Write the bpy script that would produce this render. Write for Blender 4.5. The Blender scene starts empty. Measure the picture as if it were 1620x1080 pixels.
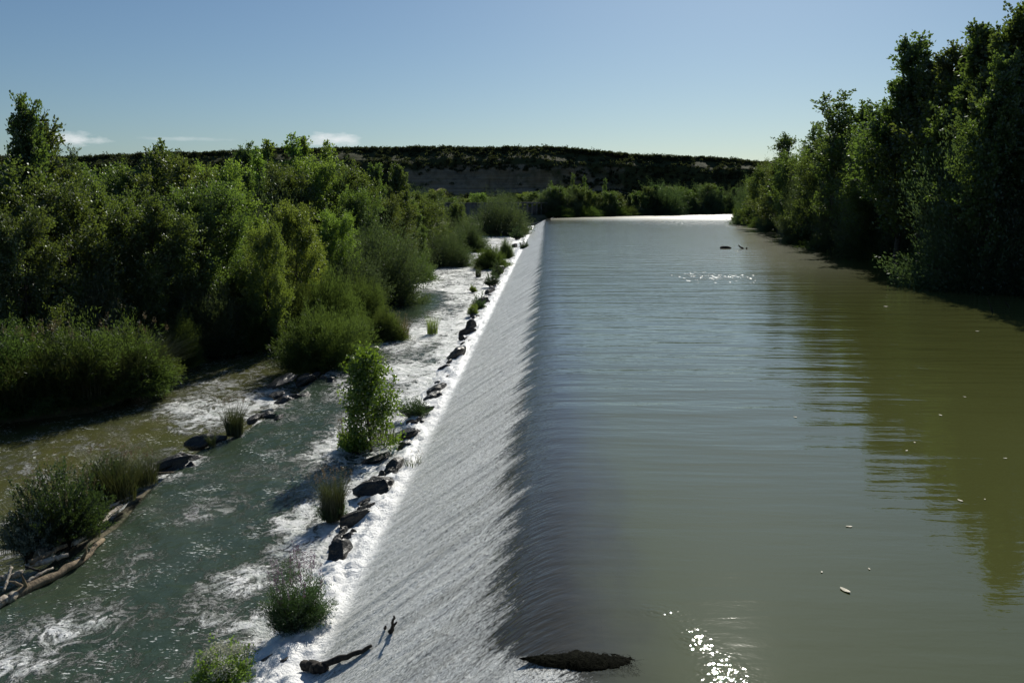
import bpy, math, random
import numpy as np
from mathutils import Vector, noise as mnoise

# ------------------------------------------------------------------ camera, world, sun, exposure
S = bpy.context.scene
C = S.collection
R = math.radians
CAM_H = 7.5
PITCH = math.atan(227 / 1350)
YAW = math.atan(57 * math.cos(PITCH) / 1350)
cam = bpy.data.cameras.new("camera"); cam.lens = 30; cam.sensor_width = 36
cam.clip_start = 0.1; cam.clip_end = 20000
co = bpy.data.objects.new("camera", cam); C.objects.link(co)
co.location = (0, 0, CAM_H); co.rotation_euler = (math.pi / 2 - PITCH, 0, YAW)
S.camera = co

SUN_EL, SUN_AZ = R(32.5), R(13.3)          # azimuth measured from +Y towards +X
sd = Vector((math.sin(SUN_AZ) * math.cos(SUN_EL), math.cos(SUN_AZ) * math.cos(SUN_EL), math.sin(SUN_EL)))
sl = bpy.data.lights.new("sun", 'SUN'); sl.energy = 5.0; sl.angle = R(0.5); sl.color = (1, 0.95, 0.86)
so = bpy.data.objects.new("sun", sl); C.objects.link(so)
so.rotation_euler = (-sd).to_track_quat('-Z', 'Y').to_euler(); so.location = (30, 100, 80)

W = bpy.data.worlds.new("World"); S.world = W; W.use_nodes = True
wn = W.node_tree; wn.nodes.clear()
wl = wn.links
sky = wn.nodes.new('ShaderNodeTexSky'); sky.sky_type = 'NISHITA'; sky.sun_disc = False
sky.sun_elevation = SUN_EL; sky.sun_rotation = SUN_AZ
sky.air_density = 1.0; sky.dust_density = 0.6; sky.ozone_density = 2.0; sky.altitude = 300
bg = wn.nodes.new('ShaderNodeBackground'); bg.inputs[1].default_value = 0.055
out = wn.nodes.new('ShaderNodeOutputWorld')
tc = wn.nodes.new('ShaderNodeTexCoord')
SKYG = wn.nodes.new('ShaderNodeHueSaturation'); SKYG.inputs['Saturation'].default_value = 1.0
tint = wn.nodes.new('ShaderNodeMix'); tint.data_type = 'RGBA'; tint.blend_type = 'MULTIPLY'; tint.inputs[0].default_value = 1
tint.inputs[7].default_value = (.80, .97, 1.10, 1)
wl.new(sky.outputs[0], tint.inputs[6]); wl.new(tint.outputs[2], SKYG.inputs['Color'])

def wmath(op, a, b=None, c=None):
    n = wn.nodes.new('ShaderNodeMath'); n.operation = op
    for i, v in enumerate((a, b, c)):
        if v is None: continue
        if isinstance(v, (int, float)): n.inputs[i].default_value = v
        else: wl.new(v, n.inputs[i])
    return n.outputs[0]
sx = wn.nodes.new('ShaderNodeSeparateXYZ'); wl.new(tc.outputs['Generated'], sx.inputs[0])
az = wmath('ARCTAN2', sx.outputs[0], sx.outputs[1]); el = wmath('ARCSINE', sx.outputs[2])
cz = wn.nodes.new('ShaderNodeCombineXYZ'); wl.new(az, cz.inputs[0]); wl.new(wmath('MULTIPLY', el, 2.6), cz.inputs[1])
cn = wn.nodes.new('ShaderNodeTexNoise'); cn.inputs['Scale'].default_value = 38; cn.inputs['Detail'].default_value = 6
cn.inputs['Roughness'].default_value = 0.6; wl.new(cz.outputs[0], cn.inputs['Vector'])
def cloud(a0, e0, ra, re):
    """one low cumulus bank: an ellipse of sky direction broken up by noise, flat at its base"""
    da = wmath('DIVIDE', wmath('SUBTRACT', az, a0), ra)
    de = wmath('DIVIDE', wmath('SUBTRACT', el, e0), re)
    r2 = wmath('ADD', wmath('MULTIPLY', da, da), wmath('MULTIPLY', de, de))
    v = wmath('SUBTRACT', wmath('ADD', wmath('MULTIPLY', cn.outputs[0], 2.2), -0.45), r2)
    k = wn.nodes.new('ShaderNodeMapRange'); k.inputs[1].default_value = 0.0; k.inputs[2].default_value = 0.9
    wl.new(v, k.inputs[0]); return k.outputs[0]
cl = wmath('MAXIMUM', cloud(-0.512, 0.0590, 0.050, 0.0105), cloud(-0.250, 0.0640, 0.048, 0.0105))
cl = wmath('MAXIMUM', cl, wmath('MULTIPLY', cloud(-0.40, 0.062, 0.06, 0.003), 0.3))
cmix = wn.nodes.new('ShaderNodeMix'); cmix.data_type = 'RGBA'
wl.new(wmath('MULTIPLY', cl, 0.8), cmix.inputs[0]); wl.new(SKYG.outputs[0], cmix.inputs[6])
cmix.inputs[7].default_value = (15.5, 16, 16.2, 1)
wl.new(cmix.outputs[2], bg.inputs[0]); wl.new(bg.outputs[0], out.inputs[0])

S.view_settings.view_transform = 'Standard'; S.view_settings.look = 'None'
S.view_settings.exposure = 0.0; S.view_settings.gamma = 1
try:
    S.cycles.max_bounces = 6; S.cycles.diffuse_bounces = 3; S.cycles.glossy_bounces = 3
    S.cycles.transmission_bounces = 4; S.cycles.transparent_max_bounces = 6
    S.cycles.sample_clamp_indirect = 4; S.cycles.caustics_reflective = False; S.cycles.caustics_refractive = False
    S.cycles.use_denoising = True
except Exception: pass

# ------------------------------------------------------------------ helpers
cp, sp_, cy, sy = math.cos(PITCH), math.sin(PITCH), math.cos(YAW), math.sin(YAW)
def ray(u, v):
    x, y = (u - 810) / 1350, -(v - 540) / 1350
    f, up = cp + y * sp_, y * cp - sp_
    return (x * cy - f * sy, x * sy + f * cy, up)
def P(u, v, z):
    """the place on the level z that the survey of the photograph gives"""
    d = ray(u, v); t = (z - CAM_H) / d[2]
    return (d[0] * t, d[1] * t)
def PY(u, v, Y):
    d = ray(u, v); t = Y / d[1]
    return (d[0] * t, Y, CAM_H + d[2] * t)

def mesh(name, verts, faces, smooth=True):
    me = bpy.data.meshes.new(name)
    v = np.asarray(verts, dtype=np.float32).reshape(-1, 3)
    me.vertices.add(len(v)); me.vertices.foreach_set('co', v.ravel())
    f = np.asarray(faces, dtype=np.int32); k = f.shape[1]
    me.loops.add(f.size); me.loops.foreach_set('vertex_index', f.ravel())
    me.polygons.add(len(f)); me.polygons.foreach_set('loop_start', np.arange(len(f), dtype=np.int32) * k)
    me.polygons.foreach_set('loop_total', np.full(len(f), k, dtype=np.int32))
    me.polygons.foreach_set('use_smooth', np.full(len(f), smooth, dtype=bool))
    me.update(calc_edges=True)
    return me
def link(name, me, mat=None, parent=None, loc=None):
    o = bpy.data.objects.new(name, me); C.objects.link(o)
    if mat is not None and not me.materials: me.materials.append(mat)
    if parent is not None: o.parent = parent
    if loc is not None: o.location = loc
    return o
def tag(o, label=None, cat=None, group=None, kind=None):
    if label: o['label'] = label
    if cat: o['category'] = cat
    if group: o['group'] = group
    if kind: o['kind'] = kind
    return o
def empty(name, loc=(0, 0, 0), rz=0):
    o = bpy.data.objects.new(name, None); C.objects.link(o); o.location = loc; o.rotation_euler = (0, 0, rz)
    o.empty_display_size = 0.5
    return o
def grid_faces(nr, nc):
    i = np.arange(nr - 1)[:, None] * nc + np.arange(nc - 1)[None, :]
    return np.stack([i, i + 1, i + nc + 1, i + nc], -1).reshape(-1, 4)
def attr(me, name, vals):
    a = me.attributes.new(name, 'FLOAT', 'POINT'); a.data.foreach_set('value', np.asarray(vals, dtype=np.float32).ravel())

def _h(i, j, s):
    n = (i.astype(np.int64) * 374761393 + j.astype(np.int64) * 668265263 + s * 974711) & 0x7fffffff
    n = ((n ^ (n >> 13)) * 1274126177) & 0x7fffffff
    n = (n ^ (n >> 16)) & 0xffff
    return n / 65535.0
def vn(x, y, s=0):
    xi, yi = np.floor(x), np.floor(y); fx, fy = x - xi, y - yi
    fx = fx * fx * (3 - 2 * fx); fy = fy * fy * (3 - 2 * fy)
    a, b, c, d = _h(xi, yi, s), _h(xi + 1, yi, s), _h(xi, yi + 1, s), _h(xi + 1, yi + 1, s)
    return (a * (1 - fx) + b * fx) * (1 - fy) + (c * (1 - fx) + d * fx) * fy
def fbm(x, y, o=4, s=0, g=0.5):
    r, a, t = 0, 1, 0
    for k in range(o):
        r = r + a * vn(x * 2 ** k + 17.3 * k, y * 2 ** k - 9.1 * k, s + k * 31); t += a; a *= g
    return r / t * 2 - 1
def sst(a, b, x):
    t = np.clip((x - a) / (b - a), 0, 1); return t * t * (3 - 2 * t)

# ------------------------------------------------------------------ materials
class NT:
    def __init__(s, name):
        s.m = bpy.data.materials.new(name); s.m.use_nodes = True; s.t = s.m.node_tree; s.t.nodes.clear()
        s.out = s.t.nodes.new('ShaderNodeOutputMaterial')
    def n(s, t, **kw):
        n = s.t.nodes.new('ShaderNode' + t)
        for k, v in kw.items(): setattr(n, k, v)
        return n
    def put(s, sock, v):
        if isinstance(v, bpy.types.NodeSocket): s.t.links.new(v, sock)
        else: sock.default_value = v
    def math(s, op, *a, clamp=False):
        n = s.n('Math', operation=op); n.use_clamp = clamp
        for i, v in enumerate(a): s.put(n.inputs[i], v)
        return n.outputs[0]
    def noise(s, vec, scale, detail=4, rough=0.5, dist=0.0, dim='3D'):
        n = s.n('TexNoise'); n.noise_dimensions = dim
        s.put(n.inputs['Vector'], vec); s.put(n.inputs['Scale'], scale)
        n.inputs['Detail'].default_value = detail; n.inputs['Roughness'].default_value = rough; n.inputs['Distortion'].default_value = dist
        return n.outputs[0]
    def mapping(s, vec, scale=(1, 1, 1), rot=(0, 0, 0), loc=(0, 0, 0)):
        n = s.n('Mapping'); s.put(n.inputs[0], vec); n.inputs['Scale'].default_value = scale
        n.inputs['Rotation'].default_value = rot; n.inputs['Location'].default_value = loc
        return n.outputs[0]
    def ramp(s, v, lo, hi, a=0.0, b=1.0, smooth=True):
        n = s.n('MapRange'); n.interpolation_type = 'SMOOTHSTEP' if smooth else 'LINEAR'
        s.put(n.inputs[0], v); s.put(n.inputs[1], lo); s.put(n.inputs[2], hi); s.put(n.inputs[3], a); s.put(n.inputs[4], b)
        return n.outputs[0]
    def mix(s, f, a, b):
        n = s.n('Mix', data_type='RGBA'); s.put(n.inputs[0], f); s.put(n.inputs[6], a); s.put(n.inputs[7], b)
        return n.outputs[2]
    def bump(s, h, dist=1.0, strength=1.0, normal=None):
        n = s.n('Bump'); s.put(n.inputs['Height'], h); n.inputs['Distance'].default_value = dist; s.put(n.inputs['Strength'], strength)
        if normal is not None: s.put(n.inputs['Normal'], normal)
        return n.outputs[0]
    def prin(s, col, rough=0.5, normal=None, ior=1.45, spec=0.5):
        n = s.n('BsdfPrincipled'); s.put(n.inputs['Base Color'], col); s.put(n.inputs['Roughness'], rough)
        n.inputs['IOR'].default_value = ior; s.put(n.inputs['Specular IOR Level'], spec)
        if normal is not None: s.put(n.inputs['Normal'], normal)
        return n.outputs[0]
    def mixs(s, f, a, b):
        n = s.n('MixShader'); s.put(n.inputs[0], f); s.put(n.inputs[1], a); s.put(n.inputs[2], b); return n.outputs[0]
    def geo(s): return s.n('NewGeometry').outputs['Position']
    def attr(s, name):
        n = s.n('Attribute'); n.attribute_name = name; return n.outputs['Fac']
    def done(s, sh):
        s.t.links.new(sh, s.out.inputs[0]); return s.m
def rgb(r, g, b): return (r, g, b, 1)

def leaf_mat(name, col, trans, var=0.25, tw=0.5, gloss=0.07):
    k = NT(name)
    oi = k.n('ObjectInfo').outputs['Random']
    pos = k.geo()
    n1 = k.noise(pos, 0.45, 2); n2 = k.noise(pos, 9.0, 1)
    v = k.math('ADD', k.math('MULTIPLY', oi, var * 1.4), k.math('MULTIPLY', n1, var * 2))
    v = k.math('ADD', v, k.math('MULTIPLY', n2, var * 1.6))
    v = k.math('ADD', v, 1.0 - var * 2.4)
    hue = k.n('HueSaturation'); hue.inputs['Color'].default_value = rgb(*col); k.put(hue.inputs['Value'], v)
    k.put(hue.inputs['Hue'], k.ramp(oi, 0, 1, 0.485, 0.515, False))
    hue2 = k.n('HueSaturation'); hue2.inputs['Color'].default_value = rgb(*trans); k.put(hue2.inputs['Value'], v)
    k.put(hue2.inputs['Hue'], k.ramp(oi, 0, 1, 0.485, 0.515, False))
    d = k.n('BsdfDiffuse'); k.put(d.inputs[0], hue.outputs[0])
    t = k.n('BsdfTranslucent'); k.put(t.inputs[0], hue2.outputs[0])
    g = k.n('BsdfGlossy'); g.inputs['Roughness'].default_value = 0.48; g.inputs[0].default_value = rgb(.8, .85, .8)
    s = k.mixs(tw, d.outputs[0], t.outputs[0])
    return k.done(k.mixs(gloss, s, g.outputs[0]))

def bark_mat(name, a, b):
    k = NT(name); pos = k.geo()
    n = k.noise(k.mapping(pos, (6, 6, 1.2)), 2.0, 5, 0.65)
    return k.done(k.prin(k.mix(k.ramp(n, .35, .65), rgb(*a), rgb(*b)), 0.85, k.bump(n, 0.03)))

def rock_mat(name, a, b, rough=0.45):
    k = NT(name); pos = k.geo()
    n = k.noise(pos, 2.3, 6, 0.6); n2 = k.noise(pos, 14, 4, 0.6)
    col = k.mix(k.ramp(n, .38, .62), rgb(*a), rgb(*b))
    return k.done(k.prin(col, k.ramp(n2, .3, .7, rough - .15, rough + .2), k.bump(k.math('ADD', n, k.math('MULTIPLY', n2, .35)), 0.08)))

def water_nodes(k, pos, amp_mod=None, near=1.0):
    """wind and current ripples: long crests across the river, cross chop, fine chop"""
    w1 = k.noise(k.mapping(pos, (0.11, 0.62, 1), (0, 0, R(4))), 1.0, 2, 0.45, 0.25)
    w2 = k.noise(k.mapping(pos, (0.32, 1.9, 1), (0, 0, R(-6)), (7, 3, 0)), 1.0, 2, 0.5, 0.3)
    w3 = k.noise(k.mapping(pos, (2.2, 4.5, 1), (0, 0, R(10)), (1, 9, 0)), 1.0, 3, 0.55, 0.2)
    return w1, w2, w3

def pool_height(k, pos, y):
    w1, w2, w3 = water_nodes(k, pos)
    gust = k.noise(k.mapping(pos, (0.03, 0.045, 1)), 1.0, 3, 0.5)
    g = k.ramp(gust, .38, .62, .55, 1.35)
    far = k.ramp(y, 14, 40, .22, 1.0)          # calmer near the camera, stronger from 20 m on
    h = k.math('MULTIPLY', k.math('ADD', k.math('MULTIPLY', w1, .105), k.math('MULTIPLY', w2, .036)), far)
    h3 = k.math('MULTIPLY', k.math('MULTIPLY', w3, k.ramp(y, 25, 90, .0085, .017)), g)
    return k.math('ADD', h, k.math('MULTIPLY', h3, k.ramp(y, 10, 45, .35, 1.0)))
def river_colour(k, pos, x):
    silt = k.noise(k.mapping(pos, (.06, .03, 1)), 1.0, 4, .55)
    col = k.mix(k.ramp(silt, .3, .7), rgb(.075, .083, .024), rgb(.088, .097, .031))
    # over the crest the weedy concrete bed shows brown through the thinning water
    nz = k.noise(k.mapping(pos, (.9, .35, 1)), 1.0, 4, .5)
    bed = k.ramp(k.math('ADD', x, k.math('MULTIPLY', k.math('SUBTRACT', nz, .5), 1.8)), .2, 2.6)
    bedc = k.mix(k.noise(k.mapping(pos, (2.5, 5, 1)), 1.0, 5, .65), rgb(.018, .018, .012), rgb(.060, .052, .031))
    return k.mix(bed, bedc, col)

def m_pool():
    k = NT('river_water'); pos = k.geo()
    xyz = k.n('SeparateXYZ'); k.put(xyz.inputs[0], pos); x, y = xyz.outputs[0], xyz.outputs[1]
    h = pool_height(k, pos, y)
    # gust patches: short steep chop that glitters in the sun
    def patch(u, v, rx, ry, a):
        cx, cy_ = P(u, v, 0)
        dx = k.math('DIVIDE', k.math('SUBTRACT', x, cx), rx); dy = k.math('DIVIDE', k.math('SUBTRACT', y, cy_), ry)
        return k.math('MULTIPLY', k.math('POWER', 2.718, k.math('MULTIPLY', k.math('ADD', k.math('MULTIPLY', dx, dx), k.math('MULTIPLY', dy, dy)), -1.0)), a)
    chop = k.noise(k.mapping(pos, (1.6, 2.6, 1)), 1.0, 3, .6, .3)
    fine = k.noise(k.mapping(pos, (8, 9, 1), (0, 0, .5)), 1.0, 1, .5)
    spots = k.noise(k.mapping(pos, (1.9, .55, 1)), 1.0, 2, .6)
    pa = k.math('ADD', k.math('ADD', patch(1130, 438, 5.5, 6, 1.0), patch(1085, 352, 30, 42, .95)), patch(868, 425, 1.0, 30, .5))
    pn = k.math('ADD', k.math('ADD', patch(1150, 1072, .40, .7, 1.0), patch(1095, 1008, .26, .5, 1.0)), patch(1040, 966, .45, .30, .75))
    h = k.math('ADD', h, k.math('MULTIPLY', chop, k.math('MULTIPLY', pa, .05)))
    h = k.math('ADD', h, k.math('MULTIPLY', fine, k.math('MULTIPLY', pn, .015)))
    glint = k.math('MULTIPLY', k.ramp(k.math('ADD', spots, k.math('MULTIPLY', pa, .16)), .72, .76), k.ramp(pa, .1, .4))
    rgh = k.math('MAXIMUM', k.math('ADD', k.ramp(y, 25, 110, .03, .12), k.ramp(y, 262, 335, 0, .16)), k.math('MULTIPLY', glint, .27))
    return k.done(k.prin(river_colour(k, pos, x), rgh, k.bump(h, 1.0), 1.42, .8))

def foam_field(k, pos, dens, sc=1.0, stretch=(1, 1, 1), rot=(0, 0, 0)):
    p = k.mapping(pos, stretch, rot)
    a = k.noise(p, 1.1 * sc, 7, .62, .9)
    b = k.noise(p, 4.2 * sc, 6, .7, 1.2)
    ridge = k.math('SUBTRACT', 1.0, k.math('MULTIPLY', k.math('ABSOLUTE', k.math('SUBTRACT', a, .5)), 7.0))
    ridge2 = k.math('SUBTRACT', 1.0, k.math('MULTIPLY', k.math('ABSOLUTE', k.math('SUBTRACT', b, .5)), 6.0))
    v = k.math('ADD', k.math('MULTIPLY', ridge, .45), k.math('MULTIPLY', ridge2, .38))
    v = k.math('ADD', v, k.math('MULTIPLY', b, .35))
    big = k.noise(k.mapping(pos, stretch, rot), .55 * sc, 3, .55, .5)
    t = k.ramp(k.math('ADD', dens, k.math('MULTIPLY', k.math('SUBTRACT', big, .5), .9)), 0, 1, 1.12, .08, False)
    return k.ramp(v, t, k.math('ADD', t, .36)), b

def foam_shader(k, normal, v=.90):
    return k.prin(rgb(v, v * 1.015, v * .985), .55, normal, 1.33, .35)

def m_lower():
    k = NT('rapid_water'); pos = k.geo()
    dens = k.attr('foam'); calm = k.attr('calm'); olive = k.attr('olive')
    f, b = foam_field(k, pos, dens, 1.0, (1.0, .8, 1), (0, 0, R(-25)))
    w = k.noise(k.mapping(pos, (1.5, 1.1, 1), (0, 0, R(-30))), 1.2, 5, .62, .4)
    w2 = k.noise(pos, 9, 3, .6)
    h = k.math('ADD', k.math('MULTIPLY', w, .13), k.math('MULTIPLY', w2, .012))
    h = k.math('MULTIPLY', h, calm)
    w3 = k.noise(k.mapping(pos, (5, 4, 1)), 1.0, 3, .65, .3)
    h = k.math('ADD', h, k.math('MULTIPLY', w3, .016))
    h = k.math('ADD', h, k.math('MULTIPLY', f, .05))
    h = k.math('ADD', h, k.math('MULTIPLY', k.math('MULTIPLY', b, f), .12))
    nrm = k.bump(h, 1.0)
    col = k.mix(olive, rgb(.038, .060, .037), rgb(.088, .090, .030))
    silt = k.noise(k.mapping(pos, (.3, .2, 1)), 1.0, 4, .55)
    col = k.mix(k.ramp(silt, .35, .65, 0, .4), col, rgb(.055, .070, .040))
    wat = k.prin(col, .08, nrm, 1.333)
    fl = k.noise(k.mapping(pos, (6, 15, 1), (0, 0, R(-35))), 1.0, 3, .6, .5); fm = k.noise(pos, .9, 4, .65)
    fleck = k.ramp(k.math('ADD', fl, k.math('ADD', k.math('MULTIPLY', fm, .60), k.math('MULTIPLY', dens, .12))), .97, 1.03)  # sun sparkle on the ripples, painted as foam-white flecks
    f2 = k.math('MAXIMUM', k.math('MULTIPLY', f, .95), k.math('MULTIPLY', fleck, .75))
    thin = k.noise(pos, 2.2, 5, .65)
    fcol = k.mix(k.ramp(thin, .35, .62), rgb(.46, .50, .46), rgb(.93, .94, .92))
    return k.done(k.mixs(f2, wat, k.prin(fcol, .5, nrm, 1.33, .4)))

def m_cascade():
    k = NT('cascade_water'); uv = k.n('UVMap').outputs[0]     # u: metres down the face, v: metres along the weir
    sep = k.n('SeparateXYZ'); k.put(sep.inputs[0], uv); s, y = sep.outputs[0], sep.outputs[1]
    on = k.attr('onset')
    sk = k.math('ADD', y, k.math('MULTIPLY', s, .62))           # the sheet leaves the crest aslant
    cx = k.n('CombineXYZ'); k.put(cx.inputs[0], s); k.put(cx.inputs[1], sk); q = cx.outputs[0]
    e1 = k.noise(k.mapping(q, (.35, 1.1, 1)), 1.0, 3, .55); e2 = k.noise(k.mapping(q, (.7, 5.5, 1)), 1.0, 3, .6)
    edge = k.math('ADD', k.math('MULTIPLY', e1, 2.7), k.math('MULTIPLY', e2, .55))
    st = k.noise(k.mapping(q, (.55, 3.2, 1)), 1.0, 4, .6, .2)
    st2 = k.noise(k.mapping(q, (1.8, 13, 1)), 1.0, 4, .65, .2)
    gr = k.noise(k.mapping(q, (13, 16, 1), (0, 0, .35)), 1.0, 4, .8)
    d = k.math('ADD', k.math('SUBTRACT', s, on), k.math('SUBTRACT', edge, 1.6))
    gr2 = k.noise(k.mapping(q, (4.5, 6, 1), (0, 0, .35)), 1.0, 3, .7)
    pat = k.math('ADD', k.math('MULTIPLY', gr, 1.0), k.math('MULTIPLY', gr2, .38))
    m = k.ramp(k.math('ADD', k.math('MULTIPLY', d, 1.05), k.math('MULTIPLY', k.math('SUBTRACT', pat, .68), 2.2)), -.05, .75)
    wall = k.ramp(k.math('ADD', k.math('MULTIPLY', gr, 1.35), k.math('ADD', k.math('MULTIPLY', st, .32), k.math('ADD', k.math('MULTIPLY', gr2, .35), k.math('MULTIPLY', st2, .23)))), .95, 1.15, .16, 1.0)
    toe = k.ramp(s, 4.7, 5.3, 0, 1)
    veil = k.noise(k.mapping(q, (.25, 1.3, 1), (0, 0, 0), (5, 2, 0)), 1.0, 4, .6, .4)
    wall = k.math('MULTIPLY', wall, k.ramp(veil, .36, .55, .70, 1.0))
    m2 = k.math('MULTIPLY', m, k.math('MAXIMUM', wall, toe))
    wash = k.attr('wash')                                        # thin places at the toe where rock shows
    m2 = k.math('MULTIPLY', m2, k.math('SUBTRACT', 1.0, wash))
    h = k.math('ADD', k.math('ADD', k.math('MULTIPLY', st2, .015), k.math('MULTIPLY', gr2, .05)), k.math('MULTIPLY', gr, .055))
    froth = k.noise(k.mapping(k.geo(), (1, 1, 1)), 6.5, 5, .65, .4)
    h = k.math('ADD', k.math('MULTIPLY', h, k.math('SUBTRACT', 1.0, k.math('MULTIPLY', toe, .8))), k.math('MULTIPLY', k.math('MULTIPLY', froth, toe), .08))
    h = k.math('MULTIPLY', h, k.ramp(s, -1.2, 1.4, .3, 1.0))
    nrm = k.bump(h, 1.0)
    bedc = k.mix(k.noise(k.mapping(q, (2.5, 5, 1)), 1.0, 5, .65), rgb(.016, .014, .008), rgb(.050, .042, .022))
    bedc = k.mix(k.ramp(s, 1.5, 4.5), bedc, rgb(.16, .18, .16))
    pos = k.geo(); xyz = k.n('SeparateXYZ'); k.put(xyz.inputs[0], pos)
    hw = pool_height(k, pos, xyz.outputs[1])
    hw = k.math('ADD', hw, k.math('MULTIPLY', k.noise(k.mapping(q, (2.0, 7, 1)), 1.0, 3, .5), k.ramp(s, -1.0, .6, 0, .028)))
    rc = k.mix(k.ramp(s, .6, 1.6), river_colour(k, pos, xyz.outputs[0]), bedc)
    wat = k.prin(rc, k.ramp(xyz.outputs[1], 25, 110, .03, .12), k.bump(hw, 1.0), 1.42, k.ramp(s, -1.0, -.2, .8, .55))
    fo = k.prin(k.mix(toe, rgb(.78, .80, .77), rgb(.92, .93, .91)), .4, nrm, 1.33, .55)
    return k.done(k.mixs(m2, wat, fo))

def m_ground():
    k = NT('river_bank_soil'); pos = k.geo()
    n = k.noise(pos, .35, 5, .6); n2 = k.noise(pos, 5, 5, .65)
    col = k.mix(k.ramp(n, .4, .6), rgb(.055, .055, .025), rgb(.13, .11, .065))
    col = k.mix(k.ramp(n2, .45, .7), col, rgb(.045, .06, .02))
    return k.done(k.prin(col, .9, k.bump(n2, .15)))

def m_hill():
    k = NT('hill_clay_and_scrub'); pos = k.geo()
    xyz = k.n('SeparateXYZ'); k.put(xyz.inputs[0], pos); z = xyz.outputs[2]
    st = k.noise(k.mapping(pos, (.012, .012, .62)), 1.0, 5, .6, .15)
    bl = k.noise(pos, .06, 5, .6)
    clay = k.mix(k.ramp(st, .38, .62), rgb(.20, .155, .10), rgb(.27, .215, .145))
    ero = k.noise(k.mapping(pos, (.25, .25, .05)), 1.0, 5, .6)
    clay = k.mix(k.ramp(ero, .45, .7, 0, .55), clay, rgb(.085, .075, .055))
    veg = k.mix(k.noise(pos, .5, 3), rgb(.038, .046, .018), rgb(.065, .070, .032))
    sl = k.attr('veg')
    f = k.ramp(k.math('ADD', sl, k.math('MULTIPLY', k.math('SUBTRACT', bl, .5), 1.6)), .35, .65)
    return k.done(k.prin(k.mix(f, clay, veg), .95, k.bump(k.math('ADD', st, ero), 1.2), spec=.1))

def m_plain(name, a, b, sc=1.0, rough=.8, bump=.02, streak=(1, 1, 1), spec=.5):
    k = NT(name); pos = k.geo(); n = k.noise(k.mapping(pos, streak), sc, 6, .62)
    return k.done(k.prin(k.mix(k.ramp(n, .35, .65), rgb(*a), rgb(*b)), rough, k.bump(n, bump), spec=spec))

M = dict(
    pool=m_pool(), lower=m_lower(), cascade=m_cascade(), ground=m_ground(), hill=m_hill(),
    poplar=leaf_mat('poplar_leaves', (0.043, 0.075, 0.023), (0.131, 0.195, 0.027)),
    broad=leaf_mat('broad_leaves', (0.047, 0.078, 0.020), (0.144, 0.208, 0.027)),
    fresh=leaf_mat('fresh_leaves', (0.073, 0.127, 0.025), (0.239, 0.343, 0.038)),
    willow=leaf_mat('willow_leaves', (0.043, 0.066, 0.029), (0.082, 0.123, 0.030)),
    silver=leaf_mat('silver_leaves', (.20, .23, .18), (.09, .11, .06), gloss=.10, tw=.3),
    tamarisk=leaf_mat('feathery_leaves', (0.040, 0.066, 0.020), (0.101, 0.153, 0.025), gloss=.03),
    reed=leaf_mat('reed_blades', (0.040, 0.053, 0.018), (0.072, 0.090, 0.020), tw=.4),
    herb=leaf_mat('weed_leaves', (0.029, 0.052, 0.017), (0.053, 0.095, 0.017)),
    young=leaf_mat('young_poplar_leaves', (0.064, 0.102, 0.013), (0.160, 0.229, 0.014)),
    flower=leaf_mat('purple_flower_spikes', (.16, .08, .15), (.14, .07, .12)),
    pale=leaf_mat('pale_flowers', (.45, .45, .36), (.35, .35, .25)),
    dry=leaf_mat('dry_seed_heads', (.20, .16, .09), (.15, .11, .05)),
    scrub=leaf_mat('scrub_leaves', (.050, .060, .028), (.050, .060, .016), gloss=.02),
    bark=bark_mat('grey_bark', (.09, .08, .065), (.20, .185, .16)),
    darkbark=bark_mat('dark_bark', (.035, .028, .02), (.09, .075, .055)),
    rock=rock_mat('wet_dark_rock', (.012, .012, .010), (.040, .037, .030), .35),
    dryrock=rock_mat('dry_rock', (.05, .045, .035), (.12, .105, .08), .6),
    drift=bark_mat('bleached_driftwood', (.22, .18, .13), (.50, .46, .38)),
    driftb=bark_mat('brown_driftwood', (.10, .075, .045), (.27, .21, .13)),
    wetwood=bark_mat('wet_black_wood', (.008, .007, .005), (.035, .028, .02)),
    concrete=m_plain('weathered_concrete', (.085, .085, .08), (.17, .165, .155), .8, .85, .02, (1, 1, .35)),
    gate=m_plain('rusted_gate_steel', (.05, .055, .06), (.10, .10, .095), 2, .6),
    hollow_weed=m_plain('dark_hollow_weed', (.002, .0025, .0015), (.008, .009, .004), 9, .85, .03, (3, 3, .6), .03),  # near black: the dark of the water's hollow is put into this colour
    fleck=m_plain('floating_leaf_skin', (.26, .23, .13), (.48, .45, .33), 9, .6, .002),
)

# ------------------------------------------------------------------ plan of the place
UP = 0.0; LOW = -3.05
_bank = [P(u, v, LOW) for u, v in ((-700, 760), (-300, 700), (0, 655), (150, 640), (225, 612), (262, 590), (330, 560), (400, 528), (470, 505), (560, 478), (610, 452), (660, 428), (705, 408), (740, 390), (765, 372), (795, 362))]
_bank = sorted(_bank, key=lambda p: p[1]); _bank = [(-60, -60)] + _bank + [(-14, 360), (-14, 4000)]
BY = np.array([p[1] for p in _bank]); BX = np.array([p[0] for p in _bank])
def left_bank(y): return np.interp(y, BY, BX)
_rb = [P(u, v, UP) for u, v in ((1900, 520), (1620, 462), (1540, 445), (1450, 420), (1380, 402), (1290, 386), (1230, 368), (1172, 350), (1160, 343))]
_rb = sorted(_rb, key=lambda p: p[1]); _rb = [(38, -60)] + _rb + [(_rb[-1][0] + 8, 420), (140, 450), (400, 470), (900, 4000)]
RY = np.array([p[1] for p in _rb]); RX = np.array([p[0] for p in _rb])
def right_bank(y): return np.interp(y, RY, RX)
def far_bank(x): return np.interp(x, [-20, 0, 60, 110, 300], [322, 326, 398, 440, 470])
_lg = [P(u, v, LOW) for u, v in ((-260, 1060), (0, 935), (90, 885), (170, 835), (225, 775), (300, 715), (380, 682), (440, 640), (500, 595), (560, 560), (600, 520), (625, 480), (648, 455))]
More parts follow.
